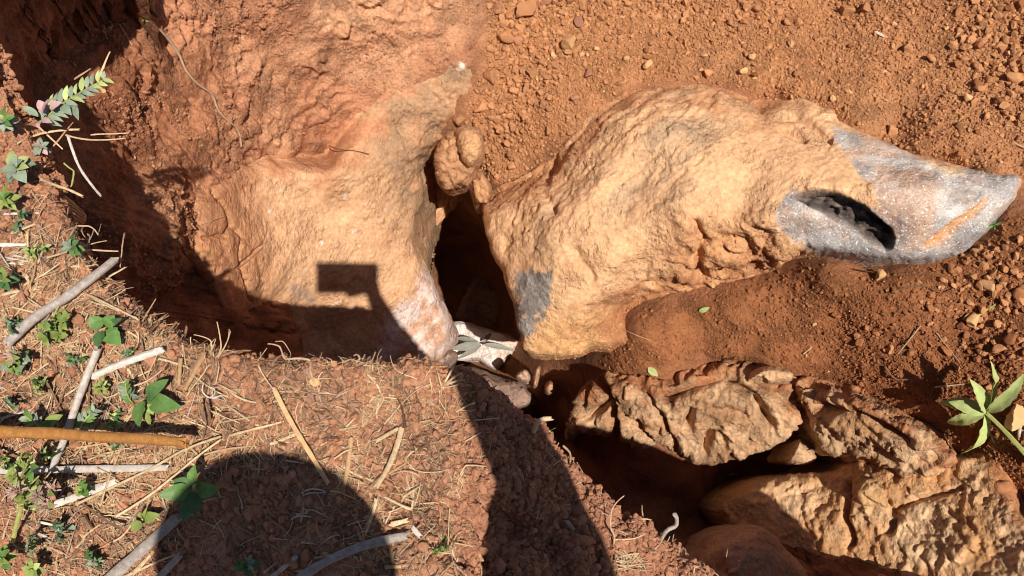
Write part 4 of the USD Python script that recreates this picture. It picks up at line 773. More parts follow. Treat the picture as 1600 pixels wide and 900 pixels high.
BIG = [
 ('dead_stalk','thick grey weathered stalk sloping up to the pit rim','stalk',[(14,538),(62,494),(107,465),(181,408)],14,'greywood',.008,1),
 ('dead_stalk','bleached white stalk standing nearly upright under the ochre cane','stalk',[(155,546),(131,606),(108,672),(83,733)],11,'whitewood',.010,1),
 ('dead_stalk','short bleached stalk lying just below the five-leaved seedling','stalk',[(150,587),(178,574),(254,547)],11,'whitewood',.010,1),
 ('dead_stalk','flat white stalk lying level left of the star-leaved plant','stalk',[(0,735),(130,733),(262,731)],9,'whitewood',.006,.5),
 ('dead_stalk','split grey stalk running from the bottom edge to the star-leaved plant','stalk',[(172,905),(225,858),(280,808)],16,'greywood',.006,.6),
 ('dead_stalk','long grey split stalk crossing the edge of the rounded shadow','stalk',[(470,902),(530,868),(577,850),(634,838)],13,'greywood',.006,.6),
 ('dead_stalk','brown flattened stalk pointing into the rounded shadow','stalk',[(429,608),(449,648),(487,712),(513,755)],8,'tanstraw',.006,.6),
 ('dead_stalk','blue-grey stalk end at the bottom edge in the rounded shadow','stalk',[(250,903),(283,868)],10,'greywood',.006,.7),
 ('dead_stalk','grey stalk end at the bottom edge, right of the blue-grey one','stalk',[(425,902),(463,870)],7,'greywood',.004,.6),
 ('dead_stalk','tan upright straw stalk at the top edge of the rounded shadow','stalk',[(549,684),(545,720),(538,760)],7,'tanstraw',.004,.5),
 ('dead_stalk','pale split stalk on the lit middle of the bank','stalk',[(628,668),(615,712),(590,758)],8,'straw',.005,.5),
 ('dead_stalk','short pale stalk touching the top of the pale split stalk','stalk',[(588,689),(623,669)],6,'straw',.005,.6),
 ('dead_stalk','brown stalk leaning under the dry grass tuft at the rim','stalk',[(320,553),(289,609)],8,'tanstraw',.008,.6),
 ('dead_stalk','short tan stalk left of the dry grass tuft','stalk',[(283,560),(280,602)],6,'tanstraw',.006,.6),
 ('wood_chip','white chip of stalk above the little clover-like seedling','wood chip',[(148,766),(183,753)],12,'whitewood',.003,.4),
 ('wood_chip','long white chip of stalk left of the little clover-like seedling','wood chip',[(90,787),(144,768)],9,'whitewood',.003,.4),
 ('wood_chip','pale square wood chip on the sunny bank near the moss','wood chip',[(645,825),(656,837)],8,'whitewood',.003,.4),
 ('wood_chip','pale leaf-shaped wood chip on the sunny bank left of the square chip','wood chip',[(610,820),(636,813)],8,'straw',.003,.4),
 ('wood_chip','pale chip lying on the dark slumped pile','wood chip',[(885,814),(896,828)],6,'greywood',.004,.4),
 ('long_straw','long pale straw running up from the seedling to the bank middle','straw',[(120,788),(194,753),(239,731),(289,703),(344,683)],5,'straw',.008,.7),
 ('long_straw','long thin straw below and parallel to the longest straw','straw',[(183,806),(228,778),(272,744),(308,714),(344,688)],4,'straw',.010,.8),
 ('long_straw','pale bent straw hanging over the rim beside the cream stone','straw',[(107,213),(113,232),(124,260),(142,287),(158,306)],4.5,'whitewood',.015,.8),
 ('dead_stalk','pale knotted stalk lying over the rim above the cream stone','stalk',[(66,281),(99,294),(129,307)],5,'straw',.012,.9),
 ('root_stub','broken tan root stub sticking up from the rim','root',[(833,676),(838,664),(845,656),(860,654)],8,'root',[.0,.02,.04,.04],1),
 ('bare_twig','grey curved root stub at the rim near the bottom edge','root',[(1028,848),(1042,828),(1056,821),(1054,804)],7,'greywood',[.0,.03,.04,.05],1),
]
for nm, lab, cat, pxs, w, m_, li, fl in BIG: stalk(nm, lab, cat, pxs, w, m_, lift=li, flat=fl)
stalk('ochre_cane', 'smooth ochre cane reaching in from the left edge over the weeds', 'cane', [(-60,670),(0,675),(80,677),(160,683),(230,686),(293,692)], 16, 'ochre', lift=.045, flat=.9, taper=(1.02, .72), sides=12)
STRAWS = [([(353,632),(424,680)],4,'straw'),([(361,680),(457,655)],4.5,'straw'),([(313,712),(375,699),(471,695)],3,'straw'),([(511,637),(537,605)],2,'brownstraw'),([(591,675),(620,640),(647,613),(673,600)],2.5,'root'),([(493,592),(521,591)],3,'straw'),([(445,719),(475,724)],3,'straw'),([(472,770),(487,764),(510,769)],3,'whitewood'),([(473,774),(490,770),(508,770)],2,'whitewood'),
 ([(455,812),(470,806),(487,808)],2.5,'whitewood'),([(462,803),(475,802),(486,795)],2.5,'whitewood'),([(495,812),(497,832),(502,839)],2,'straw'),([(412,895),(435,877)],5,'greywood'),([(354,820),(351,872)],4,'brownstraw'),([(471,847),(495,850)],4,'greywood'),([(492,872),(540,862)],3,'greywood'),([(622,782),(660,757)],4.5,'straw'),([(604,802),(632,791)],2.5,'straw'),([(575,815),(567,830)],2,'straw'),([(657,787),(682,785)],2,'straw'),
 ([(600,886),(632,885)],6,'tanstraw'),([(610,860),(614,880)],7,'tanstraw'),([(208,897),(242,861)],6,'straw'),([(56,832),(81,842)],4,'whitewood'),([(250,554),(278,572)],5,'tanstraw'),([(222,503),(244,467)],3,'tanstraw'),([(136,460),(178,480),(219,501)],4,'straw'),([(140,470),(175,478),(205,473)],3,'straw'),([(145,465),(180,484),(214,496)],2.5,'straw'),([(43,255),(83,253)],3,'straw'),([(62,265),(78,257)],4,'straw'),([(7,335),(62,333)],4,'whitewood'),([(18,365),(60,349)],5,'straw'),([(0,383),(46,383)],6,'whitewood'),
 ([(29,224),(71,208),(124,203)],5,'straw'),([(59,197),(98,233)],3,'straw'),([(80,233),(116,190)],3,'tanstraw'),([(100,210),(151,219),(197,216)],3,'straw'),([(142,211),(200,208)],2.5,'straw'),([(155,121),(172,82)],4,'straw'),([(117,124),(142,108)],4,'tanstraw'),([(0,462),(57,449)],5,'straw'),([(32,449),(70,428),(100,407)],3,'straw'),([(105,401),(148,391),(185,393)],4,'root'),([(59,412),(73,380)],4,'straw'),([(167,435),(196,418)],4,'straw'),([(8,402),(40,408)],2.5,'whitewood'),([(10,407),(38,404)],2.5,'whitewood'),([(14,412),(40,413)],2.5,'whitewood'),([(20,398),(44,404)],2,'whitewood'),
 ([(40,430),(52,447)],6,'straw'),([(20,480),(60,490)],3,'straw'),([(40,463),(75,487)],3,'straw'),([(0,500),(30,520)],2.5,'brownstraw'),([(705,702),(751,676)],3,'straw'),([(718,744),(730,727),(760,729)],3.5,'straw'),([(739,657),(781,653)],2.5,'root'),([(775,666),(768,690),(762,718)],2,'root'),([(880,697),(891,710),(884,733)],4,'root'),([(700,846),(745,855)],2.5,'straw'),([(660,620),(690,640)],2.5,'straw'),([(640,730),(665,738),(700,733)],2.5,'straw'),([(655,660),(680,655)],2.5,'root'),
 ([(100,620),(130,600)],3,'straw'),([(50,633),(82,612)],3,'straw'),([(0,655),(50,640)],4,'greywood'),([(20,665),(60,648)],3,'brownstraw'),([(150,640),(220,620)],3,'brownstraw'),([(240,660),(290,640)],4,'brownstraw'),([(230,672),(310,655)],3,'tanstraw'),([(60,860),(110,840)],3,'brownstraw'),([(95,885),(140,850)],3.5,'brownstraw'),([(110,870),(170,815)],3,'brownstraw'),([(60,815),(90,822)],4,'whitewood'),([(250,770),(262,800)],3,'straw'),([(120,700),(180,690)],3,'tanstraw'),([(150,712),(200,700)],2.5,'straw'),([(285,655),(330,670)],3,'straw'),([(310,640),(303,690)],3,'brownstraw'),([(345,660),(400,650)],3,'straw'),
 ([(420,630),(450,622)],3,'straw'),([(360,612),(395,628),(412,630)],4,'straw'),([(340,600),(370,615)],3,'straw'),([(560,640),(575,655)],2.5,'straw'),([(530,672),(560,666)],3,'straw'),([(540,668),(558,650)],3,'straw'),([(515,725),(540,705),(560,700)],2.5,'straw'),([(535,712),(570,712)],2.5,'straw'),([(595,715),(606,690)],3,'straw'),([(560,730),(575,760)],4,'brownstraw'),([(600,745),(640,720)],4,'tanstraw'),([(575,765),(600,740)],6,'brownstraw')]
for k, (pxs, w, m_) in enumerate(STRAWS):
    left = pxs[0][0] < 300; x_, y_ = np.mean(pxs, 0); L_ = math.hypot(pxs[0][0]-pxs[-1][0], pxs[0][1]-pxs[-1][1])
    wd = ('short ' if L_ < 32 else 'long ' if L_ > 60 else '')+{'straw': 'pale', 'tanstraw': 'tan', 'brownstraw': 'brown', 'whitewood': 'white', 'greywood': 'grey', 'root': 'wiry'}[m_]+(' bent' if len(pxs) > 2 else '')+' straw'
    lb, gr_ = where(wd, x_, y_, ('dry straw lying among the weeds on the left bank' if left else 'dry straw lying on the crumbly middle of the bank', 'straws on the left bank' if left else 'straws on the middle of the bank'))
    stalk('straw', lb, 'straw', pxs, w, m_, lift=[.004*((k*37 % 10)/10)-.001, .003+.004*((k*53 % 10)/10), .005*((k*71 % 10)/10)-.001], flat=.45, taper=(1, .6), group=gr_, sides=6)
GSTR = [('bare_twig','thin dark twig lying under the grey end of the boulder','twig',[(1333,420),(1380,427),(1433,429)],2.2,'darktwig'),('bare_twig','dark crooked twig with a raised end on the soil below the boulder','twig',[(1393,457),(1440,447),(1473,458),(1487,452),(1495,437)],2.8,'darktwig'),
 ('straw','pale slanting straw on the red soil above the broken rock','straw',[(1437,510),(1403,553)],3,'straw'),('bare_twig','dark bent twig with a pale arm left of the sprig','twig',[(1383,573),(1403,593),(1438,592)],3.2,'brownstraw'),('bare_twig','short brown twig right of the cream flat pebble','twig',[(1552,430),(1572,452)],4,'brownstraw'),('cut_grass','short green blade of cut grass beside the round orange pebble','grass',[(1525,495),(1540,485),(1553,477)],5,'stem'),
 ('straw','very thin straw slanting towards the sprig','straw',[(1463,520),(1500,567)],1.6,'root'),('straw','pale straw under the left leaves of the sprig','straw',[(1460,605),(1507,600)],3,'straw'),('bare_twig','pinkish dry twig under the stem of the sprig','twig',[(1533,647),(1553,692)],4,'greywood'),('wood_chip','grey wood chip at the right edge beside the stem of the sprig','wood chip',[(1593,658),(1590,683)],7,'greywood'),
 ('straw','tiny pale straw on the smooth soil above the fractured ledge','straw',[(1255,553),(1268,543)],3,'straw'),('wood_chip','whitish wood chip on the slope near the top edge','wood chip',[(1366,50),(1381,58)],5.5,'whitewood'),('straw','pale straw at the right edge above the boulder tip, the upper one','straw',[(1555,165),(1577,164)],2.6,'straw'),('straw','shorter pale straw just below the upper one at the right edge','straw',[(1570,197),(1580,196)],2.4,'straw'),('straw','pale straw crossing the right edge above the boulder tip','straw',[(1584,224),(1603,232)],2.8,'straw'),
 ('thin_root','hair-thin root on the red soil beside the boulder lip','root',[(967,513),(990,522),(1016,532)],1.6,'root'),('straw','tiny pale fibre in the dark gap under the fractured rock','straw',[(1140,743),(1146,741),(1152,744)],2,'straw'),('thin_root','dark thin root across the top of the pale wall rock','root',[(515,228),(545,235),(577,241)],2.2,'darktwig'),
 ('long_root','long pale root snaking down the left wall from the top edge','root',[(95,-6),(125,12),(160,2),(200,15),(225,28),(262,60),(280,85),(292,112),(312,134),(332,148),(341,172),(352,185),(372,203),(378,230)],6,'root'),
 ('thin_root','short thin root on the wall left of the long root','root',[(187,38),(200,60),(217,85)],2.4,'root'),('bare_twig','brown stick poking in at the top edge beside the long root','twig',[(208,-4),(230,12),(248,28)],7,'darktwig'),('thin_root','brown root following a crack in the pale wall rock','root',[(320,446),(336,432),(374,417),(410,386)],2.6,'tanstraw'),('thin_root','faint root hanging on the wall under the left rim','root',[(195,365),(191,390),(188,418)],3,'root'),
 ('thin_root','short white root above the shadow edge on the pale wall rock','root',[(300,355),(330,345),(350,338)],1.6,'root')]
for nm, lab, cat, pxs, w, m_ in GSTR:
    sf = 'leftrock' if 'wall rock' in lab else ('bank' if 'left rim' in lab else 'ground')
    stalk(nm, lab, cat, pxs, w, m_, sf, lift=.003, flat=.9, taper=(1, .55), sides=6)
# roots and dry tufts of several strands: things with strands as parts
def tuft(name, label, cat, strands, surf='bank', mat='straw', part='blade', lift0=.003):
    c = on(surf, *strands[0][0][0]); t = thing(name, label, cat, None, c)
    for k, (pxs, w, li) in enumerate(strands):
        P = np.array(trace(pxs, surf, [lift0]+list(np.atleast_1d(li))))-c
        r = w*.36*.8/FOC
        obj(part, tube(P, r, 6, k+7, .8, (1, .5)), mat, t, smooth=50)
    return t
tuft('dry_grass_tuft','pale dry grass tuft sticking over the rim above the brown stalk','grass tuft',[([(335,565),(330,535),(303,523)],3,[.03,.035]),([(335,565),(345,535),(339,503)],3.5,[.03,.05]),([(335,565),(352,540),(360,518)],3.5,[.03,.05]),([(335,565),(325,545),(312,548)],2.5,[.02,.03]),([(335,565),(350,548),(367,550)],3,[.02,.025]),([(335,565),(320,580),(305,600)],4,[.01,.01]),([(338,562),(341,580),(337,600)],2.5,[.01,.01]),([(335,560),(356,530),(358,515)],2.5,[.03,.04]),([(332,566),(318,560),(304,566)],2.5,[.01,.015]),([(336,562),(330,548),(337,530)],2.5,[.03,.035])])
tuft('root_tangle','curled dry root arching over the rim left of centre','root',[([(492,600),(485,581),(484,563),(470,560),(446,561),(436,541),(419,537)],4.5,[.004,.012,.02,.025,.035,.04]),([(462,562),(455,566),(460,576)],2.5,[.01,.012]),([(446,561),(452,548),(440,533),(430,534)],2,[.03,.04,.04]),([(401,566),(408,556),(417,544)],2.6,[.02,.03]),([(404,572),(414,590),(428,609)],3,[.006,.006])],mat='root',part='root_strand')
tuft('root_tangle','fine root arch with hanging rootlets by the small rosette at the rim','root',[([(110,369),(121,353),(135,353),(153,367)],5,[.01,.015,.015]),([(130,355),(131,368),(140,378),(138,392)],2,[.012,.01,.01]),([(146,360),(140,375),(128,373)],2,[.01,.01]),([(137,366),(137,380),(131,383)],4,[.012,.012]),([(153,367),(158,350)],1.8,[.015])],mat='root',part='root_strand')
tuft('grass_stub','frayed pale grass stub at the rim right of the arm shadow','grass tuft',[([(692,606),(700,588),(709,574)],6,[.012,.02]),([(692,604),(706,592),(722,583)],5,[.012,.02]),([(694,604),(710,596),(726,594)],4.5,[.01,.015]),([(690,606),(686,590),(683,580)],3.5,[.01,.015]),([(690,604),(689,618)],5,[.004]),([(692,606),(712,602),(722,598)],3.5,[.01,.01])])
tuft('dry_grass_tuft','small curled straw tuft on the rim between the root and the stub','grass tuft',[([(515,575),(507,562),(503,566)],3,[.01,.01]),([(515,575),(518,563),(510,559)],3,[.015,.015]),([(515,575),(535,572)],3,[.008]),([(550,570),(562,560),(558,554),(553,556)],5,[.015,.02,.02]),([(562,560),(570,561)],2,[.012]),([(582,580),(582,566)],3,[.015])])
tuft('branched_twig','branched pale twig leaning out from the rim at the slumped pile','twig',[([(959,854),(960,840),(954,822),(955,802),(975,775)],4,[.01,.02,.04,.06]),([(957,826),(970,830),(981,835)],3.5,[.02,.02]),([(960,843),(985,842),(1008,834)],3.5,[.01,.015]),([(954,806),(940,801)],2.5,[.04])],mat='root',part='twig_branch')
tuft('dry_grass_tuft','flattened hay on the rim beside the branched twig','grass tuft',[([(955+(k*17) % 50,858+(k*11) % 38),(968+(k*23) % 45,862+(k*7) % 34),(978+(k*29) % 48,866+(k*13) % 30)],2.2,[.006,.006]) for k in range(22)],mat='straw')
tuft('dry_grass_tuft','wisps of dry grass at the bottom edge right of the hay','grass tuft',[([(1040,852),(1047,838)],2.5,[.012]),([(1084,896),(1086,886),(1094,884)],2.5,[.01,.012]),([(1104,900),(1107,886)],4,[.015]),([(1135,870),(1137,858)],2,[.01]),([(1015,842),(1042,858)],3,[.006])])
tuft('dry_grass_tuft','bleached grass crown beside the dried flower head','grass tuft',[([(330,620),(335,608),(325,604)],2.5,[.012,.015]),([(330,622),(316,610),(318,600)],2.5,[.012,.015]),([(332,622),(345,618)],5,[.01]),([(332,620),(336,605),(345,608)],2.5,[.012,.015]),([(330,620),(350,626)],2.5,[.006])],mat='whitewood')
tuft('dry_flower_head','fuzzy grey dried flower head on a dark stem left of the rounded shadow','flower head',[([(312,712),(318,680),(322,660),(318,640)],3,[.01,.02,.02]),([(322,665),(316,645),(312,628)],9,[.02,.025]),([(322,665),(326,645),(322,630)],8,[.02,.025]),([(324,672),(332,655)],7,[.015])],mat='brownstraw',part='stem')

# straw litter and rootlets too many to count
def litter(name, label, wt, n, lens, wid, mats, seed, curl=.35, lift=.0015):
    r = np.random.default_rng(seed); protos = []
    for k in range(9):
        a = r.uniform(-curl, curl, 2); s = np.linspace(-.5, .5, 6)
        P = np.stack([s, a[0]*(s**2-.1)+a[1]*s**3*1.5, .10*(.25-s**2)*r.uniform(-.3, 1)], 1)
        v, f = tube(P, .5, 5, seed+k, .6, (1, .5), .1)
        # the tube is drawn at its own thin width: shrink across
        Q = np.array([P[np.argmin(np.abs(P[:, 0]-x))] for x in v[:, 0]]); v = tube(P, wid/lens*.5, 5, seed+k, .6, (1, .5), .1)[0]; f = tube(P, wid/lens*.5, 5, seed+k, .6, (1, .5), .1)[1]
        protos.append((v, f, mats[k % len(mats)]))
    p, nn, q = sample(bv, btop, wt, n, seed)
    z = r.uniform(0, 2*np.pi, n); s = lens*np.exp(r.normal(0, .45, n))
    quat = []
    for k in range(n):
        x = np.array([math.cos(z[k]), math.sin(z[k]), 0]); m_ = nn[k]*.7+UP*.3+r.normal(0, .12, 3); m_ /= np.linalg.norm(m_)
        x = x-m_*(x@m_); x /= np.linalg.norm(x); y_ = np.cross(m_, x)
        Rm = Gf.Matrix3d(*[float(t) for row in (x, y_, m_) for t in row]); qd = Rm.ExtractRotation().GetQuat(); quat.append((qd.GetReal(), *qd.GetImaginary()))
    scatter(name, label, protos, p+nn*lift, quat, np.repeat(s[:, None], 3, 1), r.integers(0, 9, n))
LEFTW = lambda a, b: inpoly([(0,330),(130,400),(250,540),(340,570),(330,720),(220,900),(0,900)], a, b, 20)
LITW = lambda a, b: (b > 300)*(.25+inpoly([(0,330),(130,400),(340,560),(330,720),(220,900),(0,900)], a, b, 25)*1.25+inpoly([(330,570),(700,580),(720,900),(540,900),(560,760),(330,700)], a, b, 20)*.7)*(1-.75*inpoly(PILE, a, b, 8))
litter('straw_litter', 'pale straw shreds strewn over the near bank', lambda a, b: LITW(a, b)*np.clip(sfbm(np.stack([a/45, b/45, 0*a], -1), 1, 3, 205)*5+.35, .08, 1), 4600, .010, .0007, ['straw', 'tanstraw', 'straw'], 321)
litter('dark_litter', 'brown rotting plant shreds strewn over the near bank', lambda a, b: LITW(a, b)*np.clip(-sfbm(np.stack([a/45, b/45, 0*a], -1), 1, 3, 205)*5+.4, .08, 1), 6000, .008, .001, ['brownstraw', 'darktwig', 'brownstraw'], 322)
litter('fine_rootlets', 'hair-fine dry rootlets on the near bank', LITW, 2600, .013, .0004, ['straw', 'root', 'straw'], 323, curl=.9, lift=.002)

litter('matted_straw', 'matted longer dry straw among the weeds of the left bank', LEFTW, 330, .024, .0010, ['straw', 'brownstraw', 'tanstraw', 'straw', 'greywood'], 324, curl=.22, lift=.004)
# ---- plants
M['leaf_green'] = plain('leaf_green', (.095,.19,.042), (.16,.27,.075), 160, .5, .25, .0004)
M['leaf_dark'] = plain('leaf_dark', (.06,.13,.042), (.10,.19,.065), 160, .5, .25, .0004)
M['leaf_lime'] = plain('leaf_lime', (.23,.30,.06), (.33,.37,.11), 160, .55, .3, .0004)
M['leaf_sage'] = plain('leaf_sage', (.20,.255,.17), (.30,.35,.25), 160, .7, .2, .0004)
M['leaf_pale'] = plain('leaf_pale', (.38,.45,.14), (.50,.54,.23), 120, .6, .2, .0004)
M['leaf_pink'] = plain('leaf_pink', (.48,.28,.27), (.58,.38,.36), 120, .7, .2, .0004)
M['fuzz'] = fibre('flower_fuzz', (.20,.13,.11), (.32,.22,.18), (.42,.32,.26))
M['mauve'] = fibre('mauve_bract', (.26,.15,.12), (.36,.22,.18), (.34,.30,.12))
def leafmesh(b, t, w, bend=.15, fold=.25, seed=0, serr=.0, rows=9):
    """a leaf blade from b to t (3-D points), w wide, arched by bend, folded along its midrib"""
    b, t = np.asarray(b, float), np.asarray(t, float); r = np.random.default_rng(seed)
    L = np.linalg.norm(t-b); X = (t-b)/L; S = np.cross(UP, X); S /= max(np.linalg.norm(S), 1e-6); N = np.cross(X, S)
    roll = r.normal(0, .25); S, N = S*math.cos(roll)+N*math.sin(roll), N*math.cos(roll)-S*math.sin(roll)
    u = np.linspace(0, 1, rows); prof = (np.sin(np.pi*u**.85)**.8)*(1-.25*u)+.03; prof[-1] = .01
    if serr: prof = prof*(1+serr*np.where(np.arange(rows) % 2, 1, -1))
    V = []
    for i in range(rows):
        c = b+X*L*u[i]+N*(bend*L*4*u[i]*(1-u[i])*.5)+N*r.normal(0, .008*L)
        for s in (-1, -.5, 0, .5, 1):
            V.append(c+S*s*w*.5*prof[i]+N*(fold*w*.5*prof[i]*abs(s)**1.4)-N*(.03*w*math.cos(abs(s)*6+i*2.1)*prof[i]))
    V = np.array(V); F = []
    for i in range(rows-1):
        for j in range(4):
            a = i*5+j; F += [[a, a+1, a+6], [a, a+6, a+5]]
    n = len(V); F = np.array(F); th = -N*max(.0004, .01*w)
    V2 = np.vstack([V, V+th]); F2 = np.vstack([F, F[:, ::-1]+n])
    rim = [i*5 for i in range(rows)]+[(rows-1)*5+j for j in range(1, 5)]+[i*5+4 for i in range(rows-2, -1, -1)]+[3, 2, 1]
    Q = [[rim[k], rim[(k+1) % len(rim)], rim[(k+1) % len(rim)]+n] for k in range(len(rim))]+[[rim[k], rim[(k+1) % len(rim)]+n, rim[k]+n] for k in range(len(rim))]
    return V2, np.vstack([F2, np.array(Q)])
def px_at(p0, dx, dy, lift):
    """the point dx, dy photograph pixels from p0's pixel, lift metres above p0's height"""
    q = proj(p0); return pt(q[0]+dx, q[1]+dy, H-p0[2]-lift)
def plant(name, label, cx_, cy_, leaves, stemh=.015, surf='bank', cat='plant', group=None, stem_to=None):
    """leaves: (dx, dy, base offset, width px, tip lift m, material)"""
    g = on(surf, cx_, cy_); t = thing(name, label, cat, group, g)
    top = px_at(g, 0, 0, stemh); st = stem_to if stem_to is not None else [g-UP*.004-top+top, top]
    obj('stem', tube(np.array(st)-g, .0011, 6, 3, 1, (1.2, .8)), 'stem', t, smooth=50)
    for k, (dx, dy, off, w, li, m_) in enumerate(leaves):
        L = math.hypot(dx, dy); b = px_at(top, dx/L*off, dy/L*off, -.001*k % .004); tip = px_at(top, dx, dy, li)
        wm = w*np.linalg.norm(top-CAM)/FOC
        obj('leaf', tuple(x if i else x-g for i, x in enumerate(leafmesh(b, tip, wm, .18, .22, k+int(cx_), .07 if 'serr' in label or 'toothed' in label else 0))), m_, t, smooth=True)
    return t
def rosette(name, label, cx_, cy_, n, L, w, mats, seed, stemh=.02, layers=2, lift=.01, spread=1.0, squash=1.0, group=None, surf='bank'):
    r = np.random.default_rng(seed); lv = []
    for k in range(n):
        a = 2.4*k+r.normal(0, .25); lay = k/n
        ll = L*(1-.55*lay)*r.uniform(.85, 1.1)
        lv.append((math.cos(a)*ll*spread, math.sin(a)*ll*squash, ll*.08, w*(1-.35*lay)*r.uniform(.85, 1.1), lift*(lay*1.6-.35)+r.normal(0, .002), mats[k % len(mats)]))
    return plant(name, label, cx_, cy_, lv, stemh+.008, group=group, surf=surf)
def clump(name, label, stems, mats, seed, L=11, w=8, surf='bank', nl=9, flower=None, stemh=.04):
    """a bushy weed: several stems (px from, px to, height), each carrying small leaves; flower: fuzzy heads at the tips"""
    r = np.random.default_rng(seed); g = on(surf, *stems[0][0]); t = thing(name, label, 'plant', None, g)
    for si, (p0, p1, hh) in enumerate(stems):
        a = on(surf, *p0); q1 = pt(p1[0], p1[1], H-a[2]-hh)
        obj('stem', tube(np.array([a-UP*.003, a*.6+q1*.4+UP*hh*.15, q1])-g, .0010, 5, si, 1, (1.2, .7)), 'stem', t, smooth=50)
        for k in range(nl):
            s = r.uniform(.25, 1.02); c = a*(1-s)+q1*s; an = 2.4*k+r.normal(0, .4); ll = L*r.uniform(.7, 1.25)
            tip = px_at(c, math.cos(an)*ll, math.sin(an)*ll, r.normal(.004, .004))
            obj('leaf', tuple(x if i else x-g for i, x in enumerate(leafmesh(c, tip, w*r.uniform(.8, 1.2)*np.linalg.norm(c-CAM)/FOC, .2, .3, seed*50+si*20+k, .06, 7))), mats[r.integers(len(mats))], t, smooth=True)
        if flower and si in flower:
            V = []
            for k in range(26):
                d = r.normal(0, 1, 3); d /= np.linalg.norm(d); d[2] = abs(d[2])
                V.append(tube([q1+d*.002, q1+d*.0075*r.uniform(.7, 1.2)], .0011, 5, k, .7, (1.2, .4)))
            v, f = join(V); obj('flower_head', (v-g, f), 'mauve', t, smooth=50)
    return t
def fern(name, label, p0, p1, n, ll, w, mats, seed, lift=(.01, .03), surf='bank', extra=()):
    """a feathery sprig: leaflets in pairs along an axis"""
    r = np.random.default_rng(seed); g = on(surf, *p0); t = thing(name, label, 'plant', None, g)
    A = pt(p0[0], p0[1], H-g[2]-lift[0]); Z = pt(p1[0], p1[1], H-g[2]-lift[1])
    obj('stem', tube(np.array([g-UP*.002, A, A*.5+Z*.5+UP*.004, Z])-g, .0009, 5, 1, 1, (1.2, .6)), 'stem', t, smooth=50)
    ax_ = np.array(p1, float)-p0; Ln = np.hypot(*ax_); ax_ /= Ln; no = np.array([-ax_[1], ax_[0]])
    for k in range(n):
        s = (k+.5)/n; c = A*(1-s)+Z*s+UP*.004*math.sin(math.pi*s)
        for sd in (-1, 1):
            l_ = ll*(1-.45*s)*r.uniform(.8, 1.15); d = ax_*l_*.62+no*sd*l_*.78
            tip = px_at(c, d[0], d[1], r.normal(.002, .003))
            obj('leaf', tuple(x if i else x-g for i, x in enumerate(leafmesh(c, tip, w*(1-.3*s)*np.linalg.norm(c-CAM)/FOC, .15, .3, seed*70+k*2+sd, 0, 7))), mats[r.integers(len(mats))], t, smooth=True)
    for k, (bx, by, tx, ty, w_, li, m_) in enumerate(extra):
        b = pt(bx, by, H-g[2]-li); tp = pt(tx, ty, H-g[2]-li-.004)
        obj('leaf', tuple(x if i else x-g for i, x in enumerate(leafmesh(b, tp, w_*np.linalg.norm(b-CAM)/FOC, .2, .3, seed*90+k))), m_, t, smooth=True)
    return t
fern('feathery_weed','grey-green feathery weed with dusty pink leaves reaching over the left rim',(62,190),(166,122),13,30,9,['leaf_sage','leaf_sage','leaf_pale'],1,(.02,.03),extra=[(70,176,60,156,13,.03,'leaf_pink'),(78,170,96,160,13,.035,'leaf_pink'),(66,180,84,152,12,.035,'leaf_pink'),(60,182,34,166,10,.03,'leaf_sage'),(64,190,60,200,8,.03,'leaf_pink'),(66,188,82,192,9,.03,'leaf_pink'),(115,165,123,188,10,.03,'leaf_sage'),(98,165,112,180,13,.035,'leaf_sage')])
rosette('leafy_weed','grey-green weed cut by the left edge beside the straw heap',6,188,10,26,12,['leaf_sage','leaf_pale','leaf_green'],2,.02)
rosette('leafy_weed','small sage weed with one reddish leaf below the feathery weed',64,230,9,20,9,['leaf_sage','leaf_sage','leaf_sage','leaf_pink'],3,.02)
rosette('leafy_weed','broad-leaved sage weed beside the cream stone',26,262,11,32,19,['leaf_sage','leaf_sage','leaf_pale'],4,.02)
rosette('leafy_weed','bright lime weed at the left edge below the sage weed',6,312,12,28,11,['leaf_lime','leaf_green','leaf_lime'],5,.02)
rosette('leafy_weed','small green rosette at the rim under the root arch',112,386,9,24,11,['leaf_green','leaf_sage','leaf_dark'],6,.01)
rosette('leafy_weed','dark green weed half hidden at the left edge above the grey stalk',4,438,9,26,12,['leaf_dark','leaf_green','leaf_lime'],7,.02)
clump('bushy_weed','yellow-green bushy mint-like weed over the lower end of the grey stalk',[((84,520),(92,478),.03),((84,520),(68,505),.03),((84,520),(108,496),.025),((84,520),(70,530),.02),((84,520),(95,525),.02)],['leaf_lime','leaf_green','leaf_lime'],8,13,10)
plant('seedling','dark green seedling of five toothed rounded leaves near the rim',163,513,[(-24,-18,4,22,.008,'leaf_green'),(16,-20,4,20,.01,'leaf_green'),(-10,30,4,24,.004,'leaf_dark'),(26,26,4,26,.006,'leaf_green'),(28,-16,6,12,.012,'leaf_dark')],.015)
clump('bushy_weed','small brownish-green weed with a seed head at the left edge',[((25,570),(22,556),.03),((25,570),(40,556),.025),((25,570),(12,575),.025),((25,570),(32,580),.02)],['leaf_lime','leaf_green','leaf_sage'],9,11,9,flower=(0,))
rosette('leafy_weed','small yellow-green rosette right of the upright bleached stalk',158,605,11,18,9,['leaf_lime','leaf_lime','leaf_pale'],10,.012)
plant('broad_leaved_weed','weed with large glossy ribbed leaves and fuzzy flower heads',226,622,[(58,14,4,30,.01,'leaf_green'),(-8,46,4,30,.004,'leaf_green'),(38,-30,4,20,.014,'leaf_green'),(24,-14,4,22,.012,'leaf_leaf' if 0 else 'leaf_dark'),(-18,-6,3,16,.016,'leaf_sage'),(14,26,10,12,.0,'leaf_lime'),(10,44,20,10,-.004,'leaf_lime'),(20,24,6,12,.0,'leaf_green')],.025)
fern('feathery_weed','sage-green ferny sprig left of the large glossy leaves',(208,630),(196,600),6,18,7,['leaf_sage','leaf_green'],11)
